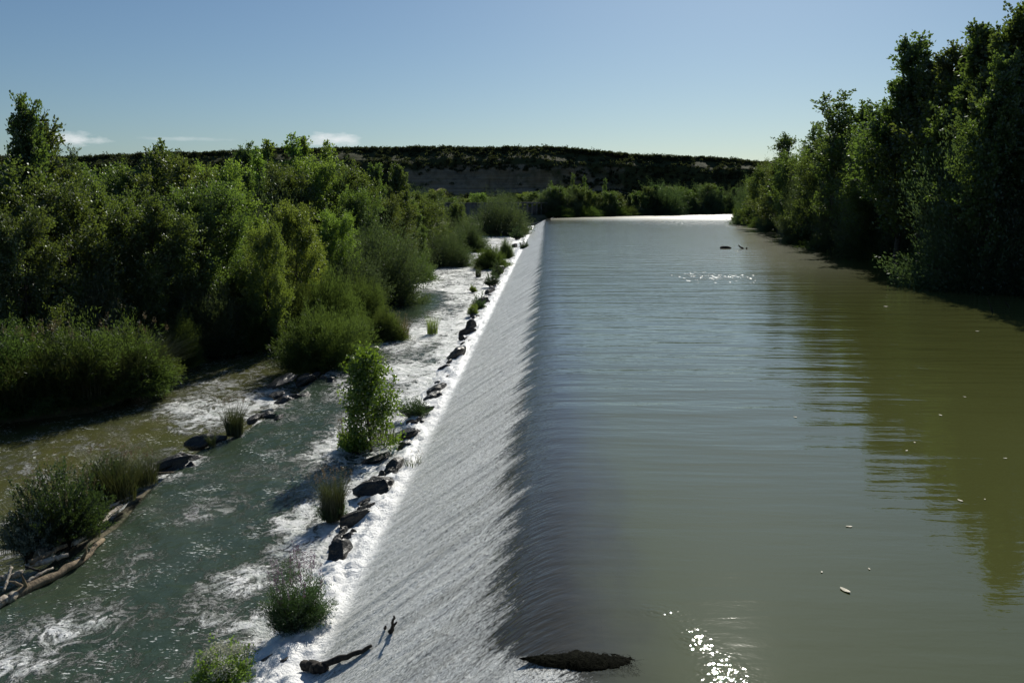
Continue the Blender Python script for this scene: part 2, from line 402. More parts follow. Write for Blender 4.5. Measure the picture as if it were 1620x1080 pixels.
LGX = np.array([p[0] for p in _lg]); LGY = np.array([p[1] for p in _lg])
def seg_dist(x, y, px, py):
    """distance to a polyline and the side of it (positive = to its right)"""
    best = np.full(np.shape(x), 1e9); side = np.zeros(np.shape(x))
    for i in range(len(px) - 1):
        ax, ay, bx, by = px[i], py[i], px[i + 1], py[i + 1]
        dx, dy = bx - ax, by - ay; L = dx * dx + dy * dy
        t = np.clip(((x - ax) * dx + (y - ay) * dy) / L, 0, 1)
        ex, ey = x - ax - t * dx, y - ay - t * dy
        d = np.hypot(ex, ey); s = np.sign(-(ex * dy - ey * dx) * -1)
        m = d < best; best = np.where(m, d, best); side = np.where(m, s, side)
    return best, side
W_END = 318.0

def ground_z(x, y):
    b = left_bank(y) - x
    wob = fbm(x * .15, y * .15, 3, 5) * .5
    zl = -4.6 + 2.1 * sst(-1.5, 2.5, b + wob) + 1.6 * sst(3, 30, b) + .25 * wob * sst(0, 4, b)
    zl = zl + 5 * sst(90, 300, b)
    r = x - right_bank(y)
    zr = -3.2 + 3.9 * sst(-2.5, 3.5, r + wob) + 1.5 * sst(6, 50, r)
    zf = -9 + 10 * sst(-3, 4, y - far_bank(x) + wob)
    left = x < 0.5
    z = np.where(left, zl, zr)
    z = np.maximum(z, np.where(x > -16, zf, -9))
    z = np.maximum(z, np.where(left & (y > 300), -4.6 + 4.5 * sst(322, 332, y + (x + 14) * .15), -9))
    d, sd_ = seg_dist(x, y, LGX, LGY)
    near = np.exp(-((y - 25) / 7.5) ** 4)
    z = np.where(left, np.maximum(z, -4.5 + 1.45 * near * np.exp(-(d / .75) ** 2) + .12 * fbm(x * 1.6, y * 1.6, 3, 9)), z)
    return z

# ------------------------------------------------------------------ setting
def build_ground():
    def ax(a): return np.array(a)
    xs = np.concatenate([-np.geomspace(2500, 60, 26)[:-1], np.arange(-60, -24, 1.2), np.arange(-24, 2, .35), np.arange(2, 30, 4), np.arange(30, 80, 1.2), np.geomspace(80, 3000, 26)])
    ys = np.concatenate([np.linspace(-400, 5, 8), np.arange(6, 45, .4), np.arange(45, 120, 1.0), np.arange(120, 470, 2.5), np.geomspace(470, 9000, 24)])
    X, Y = np.meshgrid(xs, ys)
    Z = ground_z(X, Y)
    me = mesh('ground', np.stack([X, Y, Z], -1), grid_faces(len(ys), len(xs)))
    tag(link('ground', me, M['ground']), 'earth banks and bed of the river', kind='structure')
build_ground()

def build_pool():
    ys = np.concatenate([np.arange(-30, 10, 2.0), np.arange(10, 60, 1.0), np.arange(60, 470, 5.0)])
    cols = 40
    V = []
    for y in ys:
        x1 = right_bank(y) + 6 if y < 400 else 150
        V.append(np.stack([np.linspace(1.0, x1, cols), np.full(cols, y), np.full(cols, UP)], -1))
    me = mesh('river_water', np.array(V), grid_faces(len(ys), cols))
    tag(link('river_water', me, M['pool']), 'calm olive river water held back by the weir', kind='structure')
build_pool()

# foam patches of the lower river: centre px, radii in metres (across, along), strength
FOAM = [(95, 1010, 1.5, 1.2, .66), (20, 1050, 1.6, 1.5, .62), (200, 930, 1.4, 1.1, .30), (150, 960, 1.6, 1.0, .36), (395, 925, 1.1, 1.3, .85), (450, 835, 1.2, 1.1, .80), (340, 985, .9, 1.3, .62),
        (410, 1000, 1.0, .8, .9), (470, 860, .9, 1.5, .9), (505, 800, .8, 2.0, .8), (520, 715, 1.3, 1.8, .75), (450, 720, 1.0, .9, .45),
        (560, 700, 1.6, 3, .85), (600, 660, 2.0, 4, .9), (640, 590, 2.2, 2.4, .95), (670, 530, 2.4, 3, .95), (560, 610, 1.6, 3, .5),
        (430, 640, 2.2, 1.6, .55), (350, 640, 2.6, 2.0, .78), (420, 618, 1.8, 1.5, .95), (300, 625, 2.0, 2.4, .6), (330, 600, 2.0, 2.4, .5), (440, 665, 1.6, 1.0, .5),
        (300, 735, 1.0, .8, .6), (340, 700, 1.2, .9, .6), (280, 760, .8, .6, .5), (370, 690, 1, .8, .6), (500, 590, 2, 1.5, .6), (540, 580, 2, 1.5, .6),
        (720, 460, 2.6, 3, .95), (745, 430, 3, 3, .8), (640, 470, 1.6, 1.5, .75), (690, 440, 3, 2.5, .75), (620, 500, 1.5, 1.5, .85), (770, 400, 3, 5, .9), (800, 372, 4, 8, .85),
        (40, 700, 2.0, 1.6, .22), (180, 700, 1.6, 1.2, .28), (20, 800, 1.5, 1.5, .38), (0, 860, 1.0, 1.2, .55), (140, 740, 1.0, 1.0, .25)]
def build_lower():
    xs = np.concatenate([np.arange(-75, -26, .8), np.arange(-26, -5.2, .11)])
    ys = [5.0]
    while ys[-1] < 345: ys.append(ys[-1] + max(.10, .0052 * ys[-1]))
    ys = np.array(ys)
    X, Y = np.meshgrid(xs, ys)
    d, side = seg_dist(X, Y, LGX, LGY)
    sdist = d * side
    ledge = sst(-.55, .35, -sdist)                      # 1 on the low (left) side
    lim = sst(52, 72, Y)
    Z = LOW + .12 - .62 * ledge * (1 - lim)
    dens = np.zeros_like(X)
    for u, v, rx, ry, a in FOAM:
        cx, cy_ = P(u, v, LOW)
        e = ((X - cx) / rx) ** 2 + ((Y - cy_) / (ry * min(3.5, max(1, cy_ / 24)))) ** 2
        dens = np.maximum(dens, a * np.exp(-e * .7))
    toe = -6.3 - X
    dens = np.maximum(dens, np.exp(-(np.maximum(toe, 0) / (.9 + .02 * Y)) ** 2) * 1.15)
    ch = sst(44, 66, Y) * sst(-.5, 1.5, sdist) * .66
    dens = np.maximum(dens, ch)
    dens = np.maximum(dens, .62 * np.exp(-((sdist + .35) / .5) ** 2) * sst(12, 18, Y))
    dens = np.maximum(dens, .24)
    dens = np.where(dens > .6, .6 + (dens - .6) * .8, dens)
    smooth_patch = np.exp(-(((X - P(655, 487, LOW)[0]) / 2.6) ** 2 + ((Y - P(655, 487, LOW)[1]) / 13) ** 2) ** 2)
    dens = dens * (1 - .97 * smooth_patch)
    dens += .12 * fbm(X * .45, Y * .3, 3, 41)
    res = np.clip(1.2 - Y / 90, .25, 1)
    n1 = fbm(X * .8 + .5 * Y, Y * .55, 4, 3)
    n2 = fbm(X * 2.6, Y * 2.2, 3, 8)
    rough = .25 + 1.0 * np.clip(dens, 0, 1)
    Z = Z + (n1 * .10 + n2 * .05 * res) * rough
    calm = np.clip(.30 + .9 * np.clip(dens * 1.1, 0, 1) - .16 * ledge, .12, 1)
    olive = np.clip(ledge * (1 - lim * .4), 0, 1)
    # keep the sheet from crossing the left bank too far
    me = mesh('rapid_water', np.stack([X, Y, Z], -1), grid_faces(len(ys), len(xs)))
    attr(me, 'foam', np.clip(dens, 0, 1)); attr(me, 'calm', calm); attr(me, 'olive', olive)
    tag(link('rapid_water', me, M['lower']), 'broken white and green water below the weir', kind='structure')
build_lower()

PROF_S = np.array([-1.0, -.4, 0, .5, .95, 5.05, 5.35, 5.9, 6.5, 7.0, 7.6])
PROF_X = np.array([1.0, .4, 0, -.45, -.85, -4.9, -5.2, -5.75, -6.35, -6.75, -7.1])
PROF_Z = np.array([0, -.012, -.05, -.15, -.33, -2.55, -2.62, -2.70, -2.92, -3.15, -3.6])
def build_cascade():
    ss = np.concatenate([np.arange(-1, 1, .10), np.arange(1, 7.61, .075)])
    ys = [4.0]
    while ys[-1] < W_END: ys.append(ys[-1] + max(.085, .0048 * ys[-1]))
    ys = np.array(ys); ys[-1] = W_END
    Sg, Y = np.meshgrid(ss, ys)
    end_wob = .35 * fbm(Y * .35, Y * 0, 3, 77) + .18 * fbm(Y * 1.3, Y * 0, 2, 78)
    X = np.interp(Sg, PROF_S, PROF_X); Z = np.interp(Sg, PROF_S, PROF_Z)
    k = np.ones(5) / 5
    Z = np.apply_along_axis(lambda r: np.convolve(np.pad(r, 2, mode='edge'), k, 'valid'), 1, Z)
    toew = sst(4.9, 5.6, Sg); X = X + end_wob * sst(5.2, 6.5, Sg)
    sk = Y + .62 * Sg
    res = np.clip(1.3 - Y / 70, .15, 1)
    face = sst(.6, 2.2, Sg) * (1 - toew)
    Z = Z + face * (.045 * fbm(Sg * .5, sk * 2.6, 3, 11) + .022 * fbm(Sg * 2.2, sk * 8, 2, 12) * res)
    boil = fbm(X * 1.9, Y * 1.7, 4, 21); boil2 = fbm(X * 5.5, Y * 5.5, 3, 22)
    Z = Z + toew * (.20 * boil + .10 * boil2 * res + .10)
    Z = Z + .01 * fbm(X * 1.5, sk * 3, 3, 13) * sst(-.9, 0, Sg)
    me = mesh('cascade_water', np.stack([X, Y, Z], -1), grid_faces(len(ys), len(ss)))
    uv = me.uv_layers.new(name='UVMap')
    li = np.empty(len(me.loops), dtype=np.int32); me.loops.foreach_get('vertex_index', li)
    uv.data.foreach_set('uv', np.stack([Sg.ravel()[li], Y.ravel()[li]], -1).astype(np.float32).ravel())
    near = sst(13.7, 12.9, Y)
    onset = .95 - 1.55 * near
    attr(me, 'onset', onset)
    wash = sst(.25, .6, fbm(Y * .5, Sg * .6, 3, 91)) * sst(5.8, 6.4, Sg) * .5
    wash = np.maximum(wash, sst(13.2, 11.6, Y) * sst(5.7, 6.2, Sg) * .8)
    attr(me, 'wash', wash)
    tag(link('cascade_water', me, M['cascade']), 'white water sliding down the long sloping weir face', kind='structure')
build_cascade()

def box(x0, x1, y0, y1, z0, z1):
    v = np.array([(x, y, z) for z in (z0, z1) for y in (y0, y1) for x in (x0, x1)], float)
    f = np.array([(0, 2, 3, 1), (4, 5, 7, 6), (0, 1, 5, 4), (2, 6, 7, 3), (0, 4, 6, 2), (1, 3, 7, 5)])
    return v, f
def join(parts):
    V, F, o = [], [], 0
    for v, f in parts:
        V.append(v); F.append(np.asarray(f) + o); o += len(v)
    return np.concatenate(V), np.concatenate(F)

def build_weir():
    # concrete body under the sheet of water, with a brown lip at its far end
    prof = [(1.0, -.35), (0, -.4), (-.9, -.7), (-4.8, -2.85), (-6.1, -3.2), (-6.5, -4.4), (1.0, -4.4)]
    V = []; F = []; ys = (2.0, W_END + 2)
    for y in ys: V += [(x, y, z) for x, z in prof]
    n = len(prof)
    root = empty('weir', (-3, 20, -3)); tag(root, 'long sloping concrete weir under the white cascade', 'weir')
    f = [(i, (i + 1) % n, (i + 1) % n + n, i + n) for i in range(n)]
    me = mesh('sill', np.array(V) - np.array((-3, 20, -3)), f, False); link('sill', me, M['concrete'], root)
    v, f = box(-6.2, 2.2, W_END - .3, W_END + 6, -4, .22)
    v[:, 2] = np.where(v[:, 2] > 0, np.interp(v[:, 0], [-6.2, -4.9, .3, 2.2], [-2.1, -1.9, .28, .3]), v[:, 2])
    me = mesh('abutment', v - np.array((-3, 20, -3)), f, False); link('abutment', me, M['concrete'], root)
build_weir()

HU = [-600, -200, 0, 200, 300, 550, 600, 700, 870, 950, 1200, 1400, 1700, 2300]
HV = [258, 252, 254, 251, 247, 241, 240, 239, 241, 245, 261, 270, 279, 290]
HILL_Y = 620.0
def ridge_z(x):
    u = 867 + x / HILL_Y * 1350 * 1.0
    v = np.interp(u, HU, HV)
    return CAM_H + (313 - v) / 1350 * HILL_Y
def hill_pt(X, t):
    """t 0 foot, 1 rim, >1 plateau"""
    H = ridge_z(X) + 1.2 * fbm(X * .02, X * 0, 3, 61)
    spur = 26 * fbm(X * .012, X * 0 + 3.3, 4, 62) + 9 * fbm(X * .05, X * 0 + 1.3, 3, 63)
    tz = np.interp(t, [0, .35, .5, .85, .93, 1.0, 1.15, 2.0], [0, .22, .34, .80, .95, 1.0, .96, .8])
    ty = np.interp(t, [0, .35, .5, .85, .93, 1.0, 1.15, 2.0], [0, 34, 46, 60, 76, 80, 120, 1500])
    gul = np.abs(fbm(X * .045 + .5 * fbm(X * .1, t * 3, 2, 60), t * 1.4, 4, 64))
    Z = H * tz; Yy = HILL_Y - 96 + ty + spur * (1 - .6 * sst(.4, 1, t)) + 22 * gul * sst(.05, .4, t) * sst(1.1, .85, t)
    Z = Z + 1.6 * fbm(X * .06, t * 9, 4, 65) * sst(.02, .2, t) * sst(1.05, .95, t) + .5 * fbm(X * .12, t * 30, 3, 66) * sst(1.2, .9, t)
    return Yy, Z
def build_hill():
    xs = np.concatenate([np.linspace(-1500, -560, 40), np.arange(-560, 420, 2.2), np.linspace(425, 1600, 50)])
    ts = np.concatenate([np.linspace(-.05, 1.15, 110), np.linspace(1.2, 2, 10)])
    X, T = np.meshgrid(xs, ts)
    Y, Z = hill_pt(X, T)
    Z = np.where(T < 0, -6, Z)
    me = mesh('hill', np.stack([X, Y, Z], -1), grid_faces(len(ts), len(xs)))
    u = 867 + X / HILL_Y * 1350
    cliff = np.exp(-((u - 770) / 120) ** 2) * sst(.28, .42, T) * sst(.84, .74, T)
    cliff2 = .55 * np.exp(-((u - 960) / 90) ** 2) * sst(.35, .5, T) * sst(.97, .88, T)
    attr(me, 'veg', np.clip(.88 - .75 * cliff - .6 * cliff2 + .9 * sst(.78, .90, T), 0, 1.9))
    tag(link('hill', me, M['hill']), 'dark flat topped clay hill behind the river', kind='structure')
    # scrub
    r = np.random.default_rng(5)
    N = 15000
    x = r.uniform(-560, 420, N); t = np.concatenate([r.uniform(.05, 1.05, N // 2), 1.02 - np.abs(r.normal(0, .09, N - N // 2)) + .07])
    uu = 867 + x / HILL_Y * 1350
    keep = ~((np.abs(uu - 770) < 120) & (t > .36) & (t < .70) & (r.random(N) < .96)); x, t = x[keep], t[keep]
    y, z = hill_pt(x, t); n = len(x); k = 46
    rad = r.uniform(.8, 2.0, n) * np.where(r.random(n) < .06, 1.7, 1.0)
    d = r.normal(size=(n, k, 3)); d /= np.linalg.norm(d, axis=-1, keepdims=True)
    d[..., 2] = np.abs(d[..., 2]) * 1.1
    c = np.stack([x, y, z], -1)[:, None] + d * (rad[:, None] * r.uniform(.45, 1, (n, k)))[..., None]
    v, f = leaf_quads(c.reshape(-1, 3), r, .95, .7, None)
    tag(link('hill_scrub', mesh('hill_scrub', v, f, False), M['scrub']), 'dark low scrub dotted over the hill side and rim', 'scrub', kind='stuff')

def leaf_quads(c, r, L, Wd, axis=None, up=0.0):
    n = len(c)
    a = r.normal(size=(n, 3))
    if axis is not None: a = a * .45 + axis
    a[:, 2] += up
    a /= np.linalg.norm(a, axis=1, keepdims=True) + 1e-9
    b = np.cross(a, r.normal(size=(n, 3))); b /= np.linalg.norm(b, axis=1, keepdims=True) + 1e-9
    Ls = L * r.uniform(.65, 1.3, (n, 1)); Ws = Wd * r.uniform(.7, 1.25, (n, 1))
    v = np.stack([c, c + a * Ls * .5 + b * Ws * .5, c + a * Ls, c + a * Ls * .5 - b * Ws * .5], 1).reshape(-1, 3)
    return v, np.arange(4 * n).reshape(-1, 4)
build_hill()

# ------------------------------------------------------------------ vegetation generators
def tube(pts, rad, n=6):
    pts = np.asarray(pts, float); V = []
    k = len(pts)
    for i in range(k):
        d = pts[min(i + 1, k - 1)] - pts[max(i - 1, 0)]; d /= np.linalg.norm(d) + 1e-9
        a = np.cross(d, (0.31, .77, .55)); a /= np.linalg.norm(a) + 1e-9; b = np.cross(d, a)
        th = np.arange(n) * 2 * math.pi / n
        V.append(pts[i] + rad[i] * (np.cos(th)[:, None] * a + np.sin(th)[:, None] * b))
    F = [(i * n + j, i * n + (j + 1) % n, (i + 1) * n + (j + 1) % n, (i + 1) * n + j) for i in range(k - 1) for j in range(n)]
    return np.concatenate(V), np.array(F)

def grow_tree(seed, H, Rr, base, nl, elev, prof, tw, lp, L, Wd, sig, up=0., limbvar=.35, wob=.03, drop=0.12):
    r = np.random.default_rng(seed)
    parts = []
    tz = np.linspace(0, 1, 9)
    tx = np.cumsum(r.normal(0, wob * H / 9 * 2, 9)); ty = np.cumsum(r.normal(0, wob * H / 9 * 2, 9)); tx[0] = ty[0] = 0
    tr = np.stack([tx, ty, tz * H * .97], -1); tr[0, 2] = -.6
    rr = H * .014 * (1 - tz * .93) + .01
    parts.append(tube(tr, rr, 8))
    CC, AX = [], []
    az = r.uniform(0, 6.28)
    for i in range(nl):
        t = base + (1 - base) * ((i + .5) / nl) ** .92
        az += 2.4 + r.normal(0, .35)
        if r.random() < drop: continue
        p0 = np.array([np.interp(t * .97, tz, tr[:, k]) for k in range(3)])
        ln = Rr * prof(t) * r.uniform(1 - limbvar, 1 + limbvar) + .25
        e = elev(t) + r.normal(0, .12)
        pts = [p0]; steps = 5
        for s in range(steps):
            ee = e + .10 * s; q = az + r.normal(0, .12)
            pts.append(pts[-1] + ln / steps * np.array([math.cos(q) * math.cos(ee), math.sin(q) * math.cos(ee), math.sin(ee)]))
        pts = np.array(pts); br = np.interp(t, [0, 1], [H * .006, H * .0018])
        parts.append(tube(pts, np.linspace(br, br * .2, len(pts)), 5))
        m = max(3, int(tw * (ln / Rr) ** 1.1 + 1)); s = r.uniform(.22, 1.02, m) ** .8
        st = np.stack([np.interp(s, np.linspace(0, 1, len(pts)), pts[:, k]) for k in range(3)], -1)
        ld = pts[-1] - pts[0]; ld /= np.linalg.norm(ld)
        td = ld * .55 + r.normal(0, .55, (m, 3)) + np.array([0, 0, .12 + up]); td /= np.linalg.norm(td, axis=1, keepdims=True)
        tl = (.26 * ln + .35) * r.uniform(.5, 1.25, m)
        for j in range(0, m, 3):
            parts.append(tube([st[j], st[j] + td[j] * tl[j]], [br * .3, br * .1], 3))
        uu = r.uniform(.1, 1.05, (m, lp))
        c = st[:, None] + td[:, None] * (tl[:, None] * uu)[..., None] + r.normal(0, sig, (m, lp, 3)) * (1.1 - .5 * uu)[..., None]
        CC.append(c.reshape(-1, 3)); AX.append(np.repeat(td, lp, 0))
    c = np.concatenate(CC); a = np.concatenate(AX)
    v, f = leaf_quads(c, r, L, Wd, a * .8, up)
    wv, wf = join(parts)
    return mesh('trunk', wv, wf), mesh('crown', v, f, False)

def grow_bush(seed, H, Rr, ns, lp, L, Wd, sig, flat=1.0, lobes=.22, curve=.25, up=.2, low=.05, wood=14, top=0.25):
    r = np.random.default_rng(seed)
    az = r.uniform(0, 2 * math.pi, ns); el = np.arcsin(r.uniform(low, 1, ns))
    d = np.stack([np.cos(az) * np.cos(el), np.sin(az) * np.cos(el), np.sin(el)], -1)
    lob = 1 + lobes * fbm(az * 1.1 + 3, el * 2.2, 2, seed) + lobes * .8 * fbm(az * 3 + 9, el * 5, 2, seed + 4)
    e = 1 / np.sqrt((d[:, 0] ** 2 + d[:, 1] ** 2) / Rr ** 2 + d[:, 2] ** 2 / H ** 2) * lob * r.uniform(.82, 1.06, ns)
    u = np.sqrt(r.uniform(top ** 2, 1, (ns, lp)))
    base = np.stack([r.normal(0, .1 * Rr, ns), r.normal(0, .1 * Rr, ns), np.zeros(ns)], -1)
    bend = np.stack([np.zeros(ns), np.zeros(ns), -curve * e * np.cos(el) * .5], -1)
    c = base[:, None] + d[:, None] * (e[:, None] * u)[..., None] + bend[:, None] * ((u - .5) ** 2 - .25)[..., None] * -1.0
    c = c + r.normal(0, sig, c.shape); c[..., 2] = np.abs(c[..., 2])
    v, f = leaf_quads(c.reshape(-1, 3), r, L, Wd, np.repeat(d, lp, 0) * .9, up)
    parts = []
    for j in range(wood):
        parts.append(tube([base[j] - (0, 0, .4), base[j] + d[j] * e[j] * .5, base[j] + d[j] * e[j] * .9], [H * .012, H * .007, H * .002], 5))
    wv, wf = join(parts)
    return mesh('stems', wv, wf), mesh('foliage', v, f, False)

def blades(seed, n, H, rad, width, lean=.35, segs=4, hvar=.3, tips=0):
    r = np.random.default_rng(seed)
    q = r.uniform(0, 2 * math.pi, n); rr = rad * np.sqrt(r.random(n))
    bx, by = rr * np.cos(q), rr * np.sin(q)
    az = q + r.normal(0, .9, n); h = H * r.uniform(1 - hvar, 1.05, n); ln = lean * r.uniform(.2, 1.4, n)
    t = np.linspace(0, 1, segs + 1)
    x = bx[:, None] + np.cos(az)[:, None] * (ln * h)[:, None] * t ** 2
    y = by[:, None] + np.sin(az)[:, None] * (ln * h)[:, None] * t ** 2
    z = h[:, None] * (t - .22 * ln[:, None] * t ** 2.5)
    px, py = -np.sin(az + .5)[:, None], np.cos(az + .5)[:, None]
    w = width * (1 - t ** 1.6 * .95)[None, :] * r.uniform(.7, 1.3, n)[:, None] * .5
    A = np.stack([x + px * w, y + py * w, z], -1); B = np.stack([x - px * w, y - py * w, z], -1)
    V = np.stack([A, B], 2).reshape(n, -1, 3); k = (segs + 1) * 2
    f0 = np.array([(2 * i, 2 * i + 1, 2 * i + 3, 2 * i + 2) for i in range(segs)])
    F = (np.arange(n)[:, None, None] * k + f0[None]).reshape(-1, 4)
    tipp = np.stack([x[:, -1], y[:, -1], z[:, -1]], -1)
    return V.reshape(-1, 3), F, tipp, r

PROTO = {}
BIG = 9.0
def proto(kind, H, a, b, ma, mb, na, nb):
    z = np.empty(len(b.vertices) * 3, dtype=np.float32); b.vertices.foreach_get('co', z); H = float(np.percentile(z[2::3], 99.7))
    a.materials.append(ma); b.materials.append(mb); PROTO.setdefault(kind, []).append((H, a, b, na, nb))

pp = lambda t: (1.0 - .78 * t) * (.55 + .45 * min(1, t * 4)) + .06
br_ = lambda t: math.sqrt(max(0, 1 - ((t - .42) / .62) ** 2)) * .95 + .05
sl_ = lambda t: .5 + .5 * math.sin(min(1, t) * math.pi * .9)
for s in (1, 2, 3):
    a, b = grow_tree(s, 18, 5.2, .12, 62, lambda t: .55 + .5 * t, pp, 24, 34, .27, .19, .22, .15)
    proto('poplar', 18, a, b, M['darkbark'], M['poplar'], 'trunk', 'crown')
for s in (11, 12, 13):
    a, b = grow_tree(s, 13, 5.2, .10, 48, lambda t: .15 + .75 * t, br_, 27, 34, .22, .16, .24, .0)
    proto('broad', 13, a, b, M['darkbark'], M['broad'], 'trunk', 'crown')
a, b = grow_tree(15, 13, 5.2, .08, 52, lambda t: .2 + .75 * t, br_, 27, 34, .22, .16, .22, .0)
proto('fresh', 13, a, b, M['darkbark'], M['fresh'], 'trunk', 'crown')
for s in (21, 22):
    a, b = grow_tree(s, 15, 2.6, .15, 40, lambda t: .85 + .3 * t, sl_, 9, 20, .26, .17, .16, .2, drop=.3)
    proto('sparse', 15, a, b, M['bark'], M['poplar'], 'trunk', 'crown')
for s in (24, 25):
    a, b = grow_tree(s, 15, 1.5, .10, 60, lambda t: .75 + .45 * t, lambda t: .95 * (1 - t) ** .5 + .30, 6, 14, .26, .13, .12, .35, drop=.25)
    proto('spire', 15, a, b, M['darkbark'], M['fresh'], 'trunk', 'crown')
for s in (31, 32, 33):
    a, b = grow_bush(s, 8, 5.0, 900, 62, .26, .065, .20, lobes=.42, curve=.5, low=-.02, top=.35)
    proto('willow', 8, a, b, M['darkbark'], M['willow'], 'stems', 'foliage')
a, b = grow_bush(35, 8, 5.0, 900, 62, .24, .07, .20, lobes=.42, curve=.5, low=-.02, top=.35)
proto('silver', 8, a, b, M['darkbark'], M['silver'], 'stems', 'foliage')
for s in (36, 37, 38):
    a, b = grow_bush(s, 14, 6.2, 1500, 70, .27, .085, .26, lobes=.55, curve=.5, low=-.02, top=.45)
    proto('bigwillow', 14, a, b, M['darkbark'], M['willow'], 'stems', 'foliage')
for s in (41, 42, 43):
    a, b = grow_bush(s, 3.2, 3.0, 950, 64, .20, .030, .09, lobes=.30, curve=.2, low=.0, top=.3, up=.5)
    proto('tamarisk', 3.2, a, b, M['darkbark'], M['tamarisk'], 'stems', 'foliage')

CNT = {}
def place(kind, X, Y, z, h, w=1.0, rz=None, label=None, cat='tree', group=None, name=None, variant=None, ro=None):
    L = PROTO[kind]; i = CNT.get(kind, 0); CNT[kind] = i + 1
    H, a, b, na, nb = L[(i if variant is None else variant) % len(L)]
    s = h / H
    root = empty(name or {'poplar': 'poplar_tree', 'broad': 'broadleaf_tree', 'fresh': 'broadleaf_tree', 'sparse': 'slender_poplar_tree', 'spire': 'slender_poplar_tree', 'willow': 'willow_tree', 'bigwillow': 'willow_tree', 'silver': 'silver_willow', 'tamarisk': 'tamarisk_bush'}[kind], (X, Y, z), rz if rz is not None else (i * 2.399) % 6.283)
    root.scale = (s * w, s * w, s)
    tag(root, label, cat, group)
    for nm, me in ((na, a), (nb, b)):
        o = bpy.data.objects.new(nm, me); C.objects.link(o); o.parent = root
    return root
def gz(x, y): return float(ground_z(np.array([float(x)]), np.array([float(y)]))[0])
def tree(kind, u, vtop, Y, w=1.0, label=None, group=None, cat='tree', **kw):
    x, _, zt = PY(u, vtop, Y); zb = gz(x, Y); zb = max(zb, LOW if x < 0 else .0)
    return place(kind, x, Y, zb, zt - zb, w, label=label, group=group, cat=cat, **kw)
def bush(kind, u, vtop, vbase, wpx, label, group=None, cat='bush', zb=LOW, **kw):
    x, y = P(u, vbase, zb); 
    H = PROTO[kind][0][0]; Rr = {'tamarisk': 3.0, 'willow': 5.0, 'silver': 5.0, 'bigwillow': 6.2}.get(kind, 4)
    hw = wpx / 1350 * y * .5
    y2 = y + hw * .8; x2 = x / y * y2
    h = PY(u, vtop, y2)[2] - zb
    return place(kind, x2, y2, zb - .1, h, (hw / Rr) / (h / H) * .95, label=label, group=group, cat=cat, **kw)

G1 = 'trees of the left bank wood'
LEFT = [
 ('poplar', 34, 158, 54, .80, 'tallest dark poplar at the far left, its top high against the sky'),
 ('sparse', 66, 182, 57, 1.0, 'thin poplar top just right of the tallest poplar at far left'),
 ('broad', -60, 250, 50, 1.1, 'dark broadleaf tree cut by the left edge of the photo'),
 ('broad', 100, 285, 52, 1.0, 'dark broadleaf tree in front of the tallest far left poplar'),
 ('broad', 168, 292, 58, .9, 'olive green tree above the reeds, second crown from the left edge'),
 ('sparse', 119, 236, 72, .55, 'tiny isolated twiggy treetop under the left cloud'),
 ('broad', 160, 262, 75, 1.0, 'low rounded crown on the skyline below the left cloud'),
 ('broad', 210, 262, 70, 1.0, 'crown on the skyline right of the left cloud'),
 ('sparse', 247, 226, 72, 1.3, 'pointed dark poplar rising between the two clouds, nearer the left one'),
 ('poplar', 262, 240, 76, .8, 'forked dark treetop beside the pointed poplar at left'),
 ('broad', 305, 250, 70, 1.0, 'broad crown peaking on the skyline left of centre of the wood'),
 ('fresh', 345, 258, 74, .9, 'yellow green broad crown behind the front trees of the left wood'),
 ('poplar', 382, 230, 88, .8, 'dark poplar pair top left of the slender poplars'),
 ('spire', 408, 235, 92, 1.5, 'slender poplar left of the row of thin tops'),
 ('spire', 432, 223, 100, 1.5, 'first of the thin pale poplars in front of the right cloud'),
 ('spire', 461, 213, 102, 1.5, 'tallest of the thin pale poplars near the right cloud'),
 ('spire', 486, 217, 104, 1.5, 'thin pale poplar directly left of the right cloud'),
 ('spire', 514, 225, 108, 1.5, 'last thin poplar below the right cloud'),
 ('willow', 400, 292, 78, .85, 'round dark willow crown in the middle of the left wood', ),
 ('broad', 452, 262, 92, 1.0, 'tall green crown below the thin poplars'),
 ('fresh', 500, 250, 98, 1.0, 'light green crown below the right cloud'),
 ('broad', 545, 262, 105, 1.0, 'crown where the wood starts to slope down to the river'),
 ('poplar', 592, 262, 112, .95, 'narrow green poplar left of the pointed riverside poplar'),
 ('poplar', 628, 262, 118, .95, 'pointed green poplar at the front of the wood against the dark hill'),
 ('broad', 660, 304, 135, 1.0, 'rounded tree at the right shoulder of the left wood'),
 ('fresh', 462, 322, 68, .80, 'large bright green tree standing forward above the tamarisk bushes'),
 ('fresh', 420, 356, 60, .60, 'small pale leaved tree left of the large bright green tree'),
 ('broad', 345, 290, 62, .85, 'tall shaggy tree in front of the middle of the left wood'),
 ('broad', 290, 300, 60, .90, 'broad shaggy tree above the dark thicket at left'),
 ('broad', 235, 310, 56, .90, 'dark leaning tree above the bush by the left channel'),
 ('broad', 30, 330, 47, .85, 'dark green tree right behind the reeds at the left edge'),
 ('broad', 560, 300, 92, .85, 'mid green tree above the grey willow shrubs'),
 ('fresh', 530, 335, 80, .8, 'green bank tree right of the large bright green tree'),
 ('broad', 612, 308, 100, .85, 'green tree on the bank in front of the pointed poplar'),
 ('poplar', 655, 318, 112, .8, 'small poplar at the front right of the left wood'),
 ('willow', 600, 348, 86, .75, 'grey green willow low on the bank left of the far channel'),
 ('broad', 690, 322, 150, .9, 'small tree beyond the right shoulder of the left wood'),
 ('broad', 722, 320, 180, .9, 'small tree left of the concrete sluice wall'),
 ('willow', 742, 340, 170, .8, 'round shrub like tree in front of the sluice wall'),
 ('willow', 700, 345, 140, .8, 'low rounded willow in front of the wall left end'),
]
for t in LEFT:
    tree(t[0], t[1], t[2], t[3], t[4], label=t[5], group=G1)
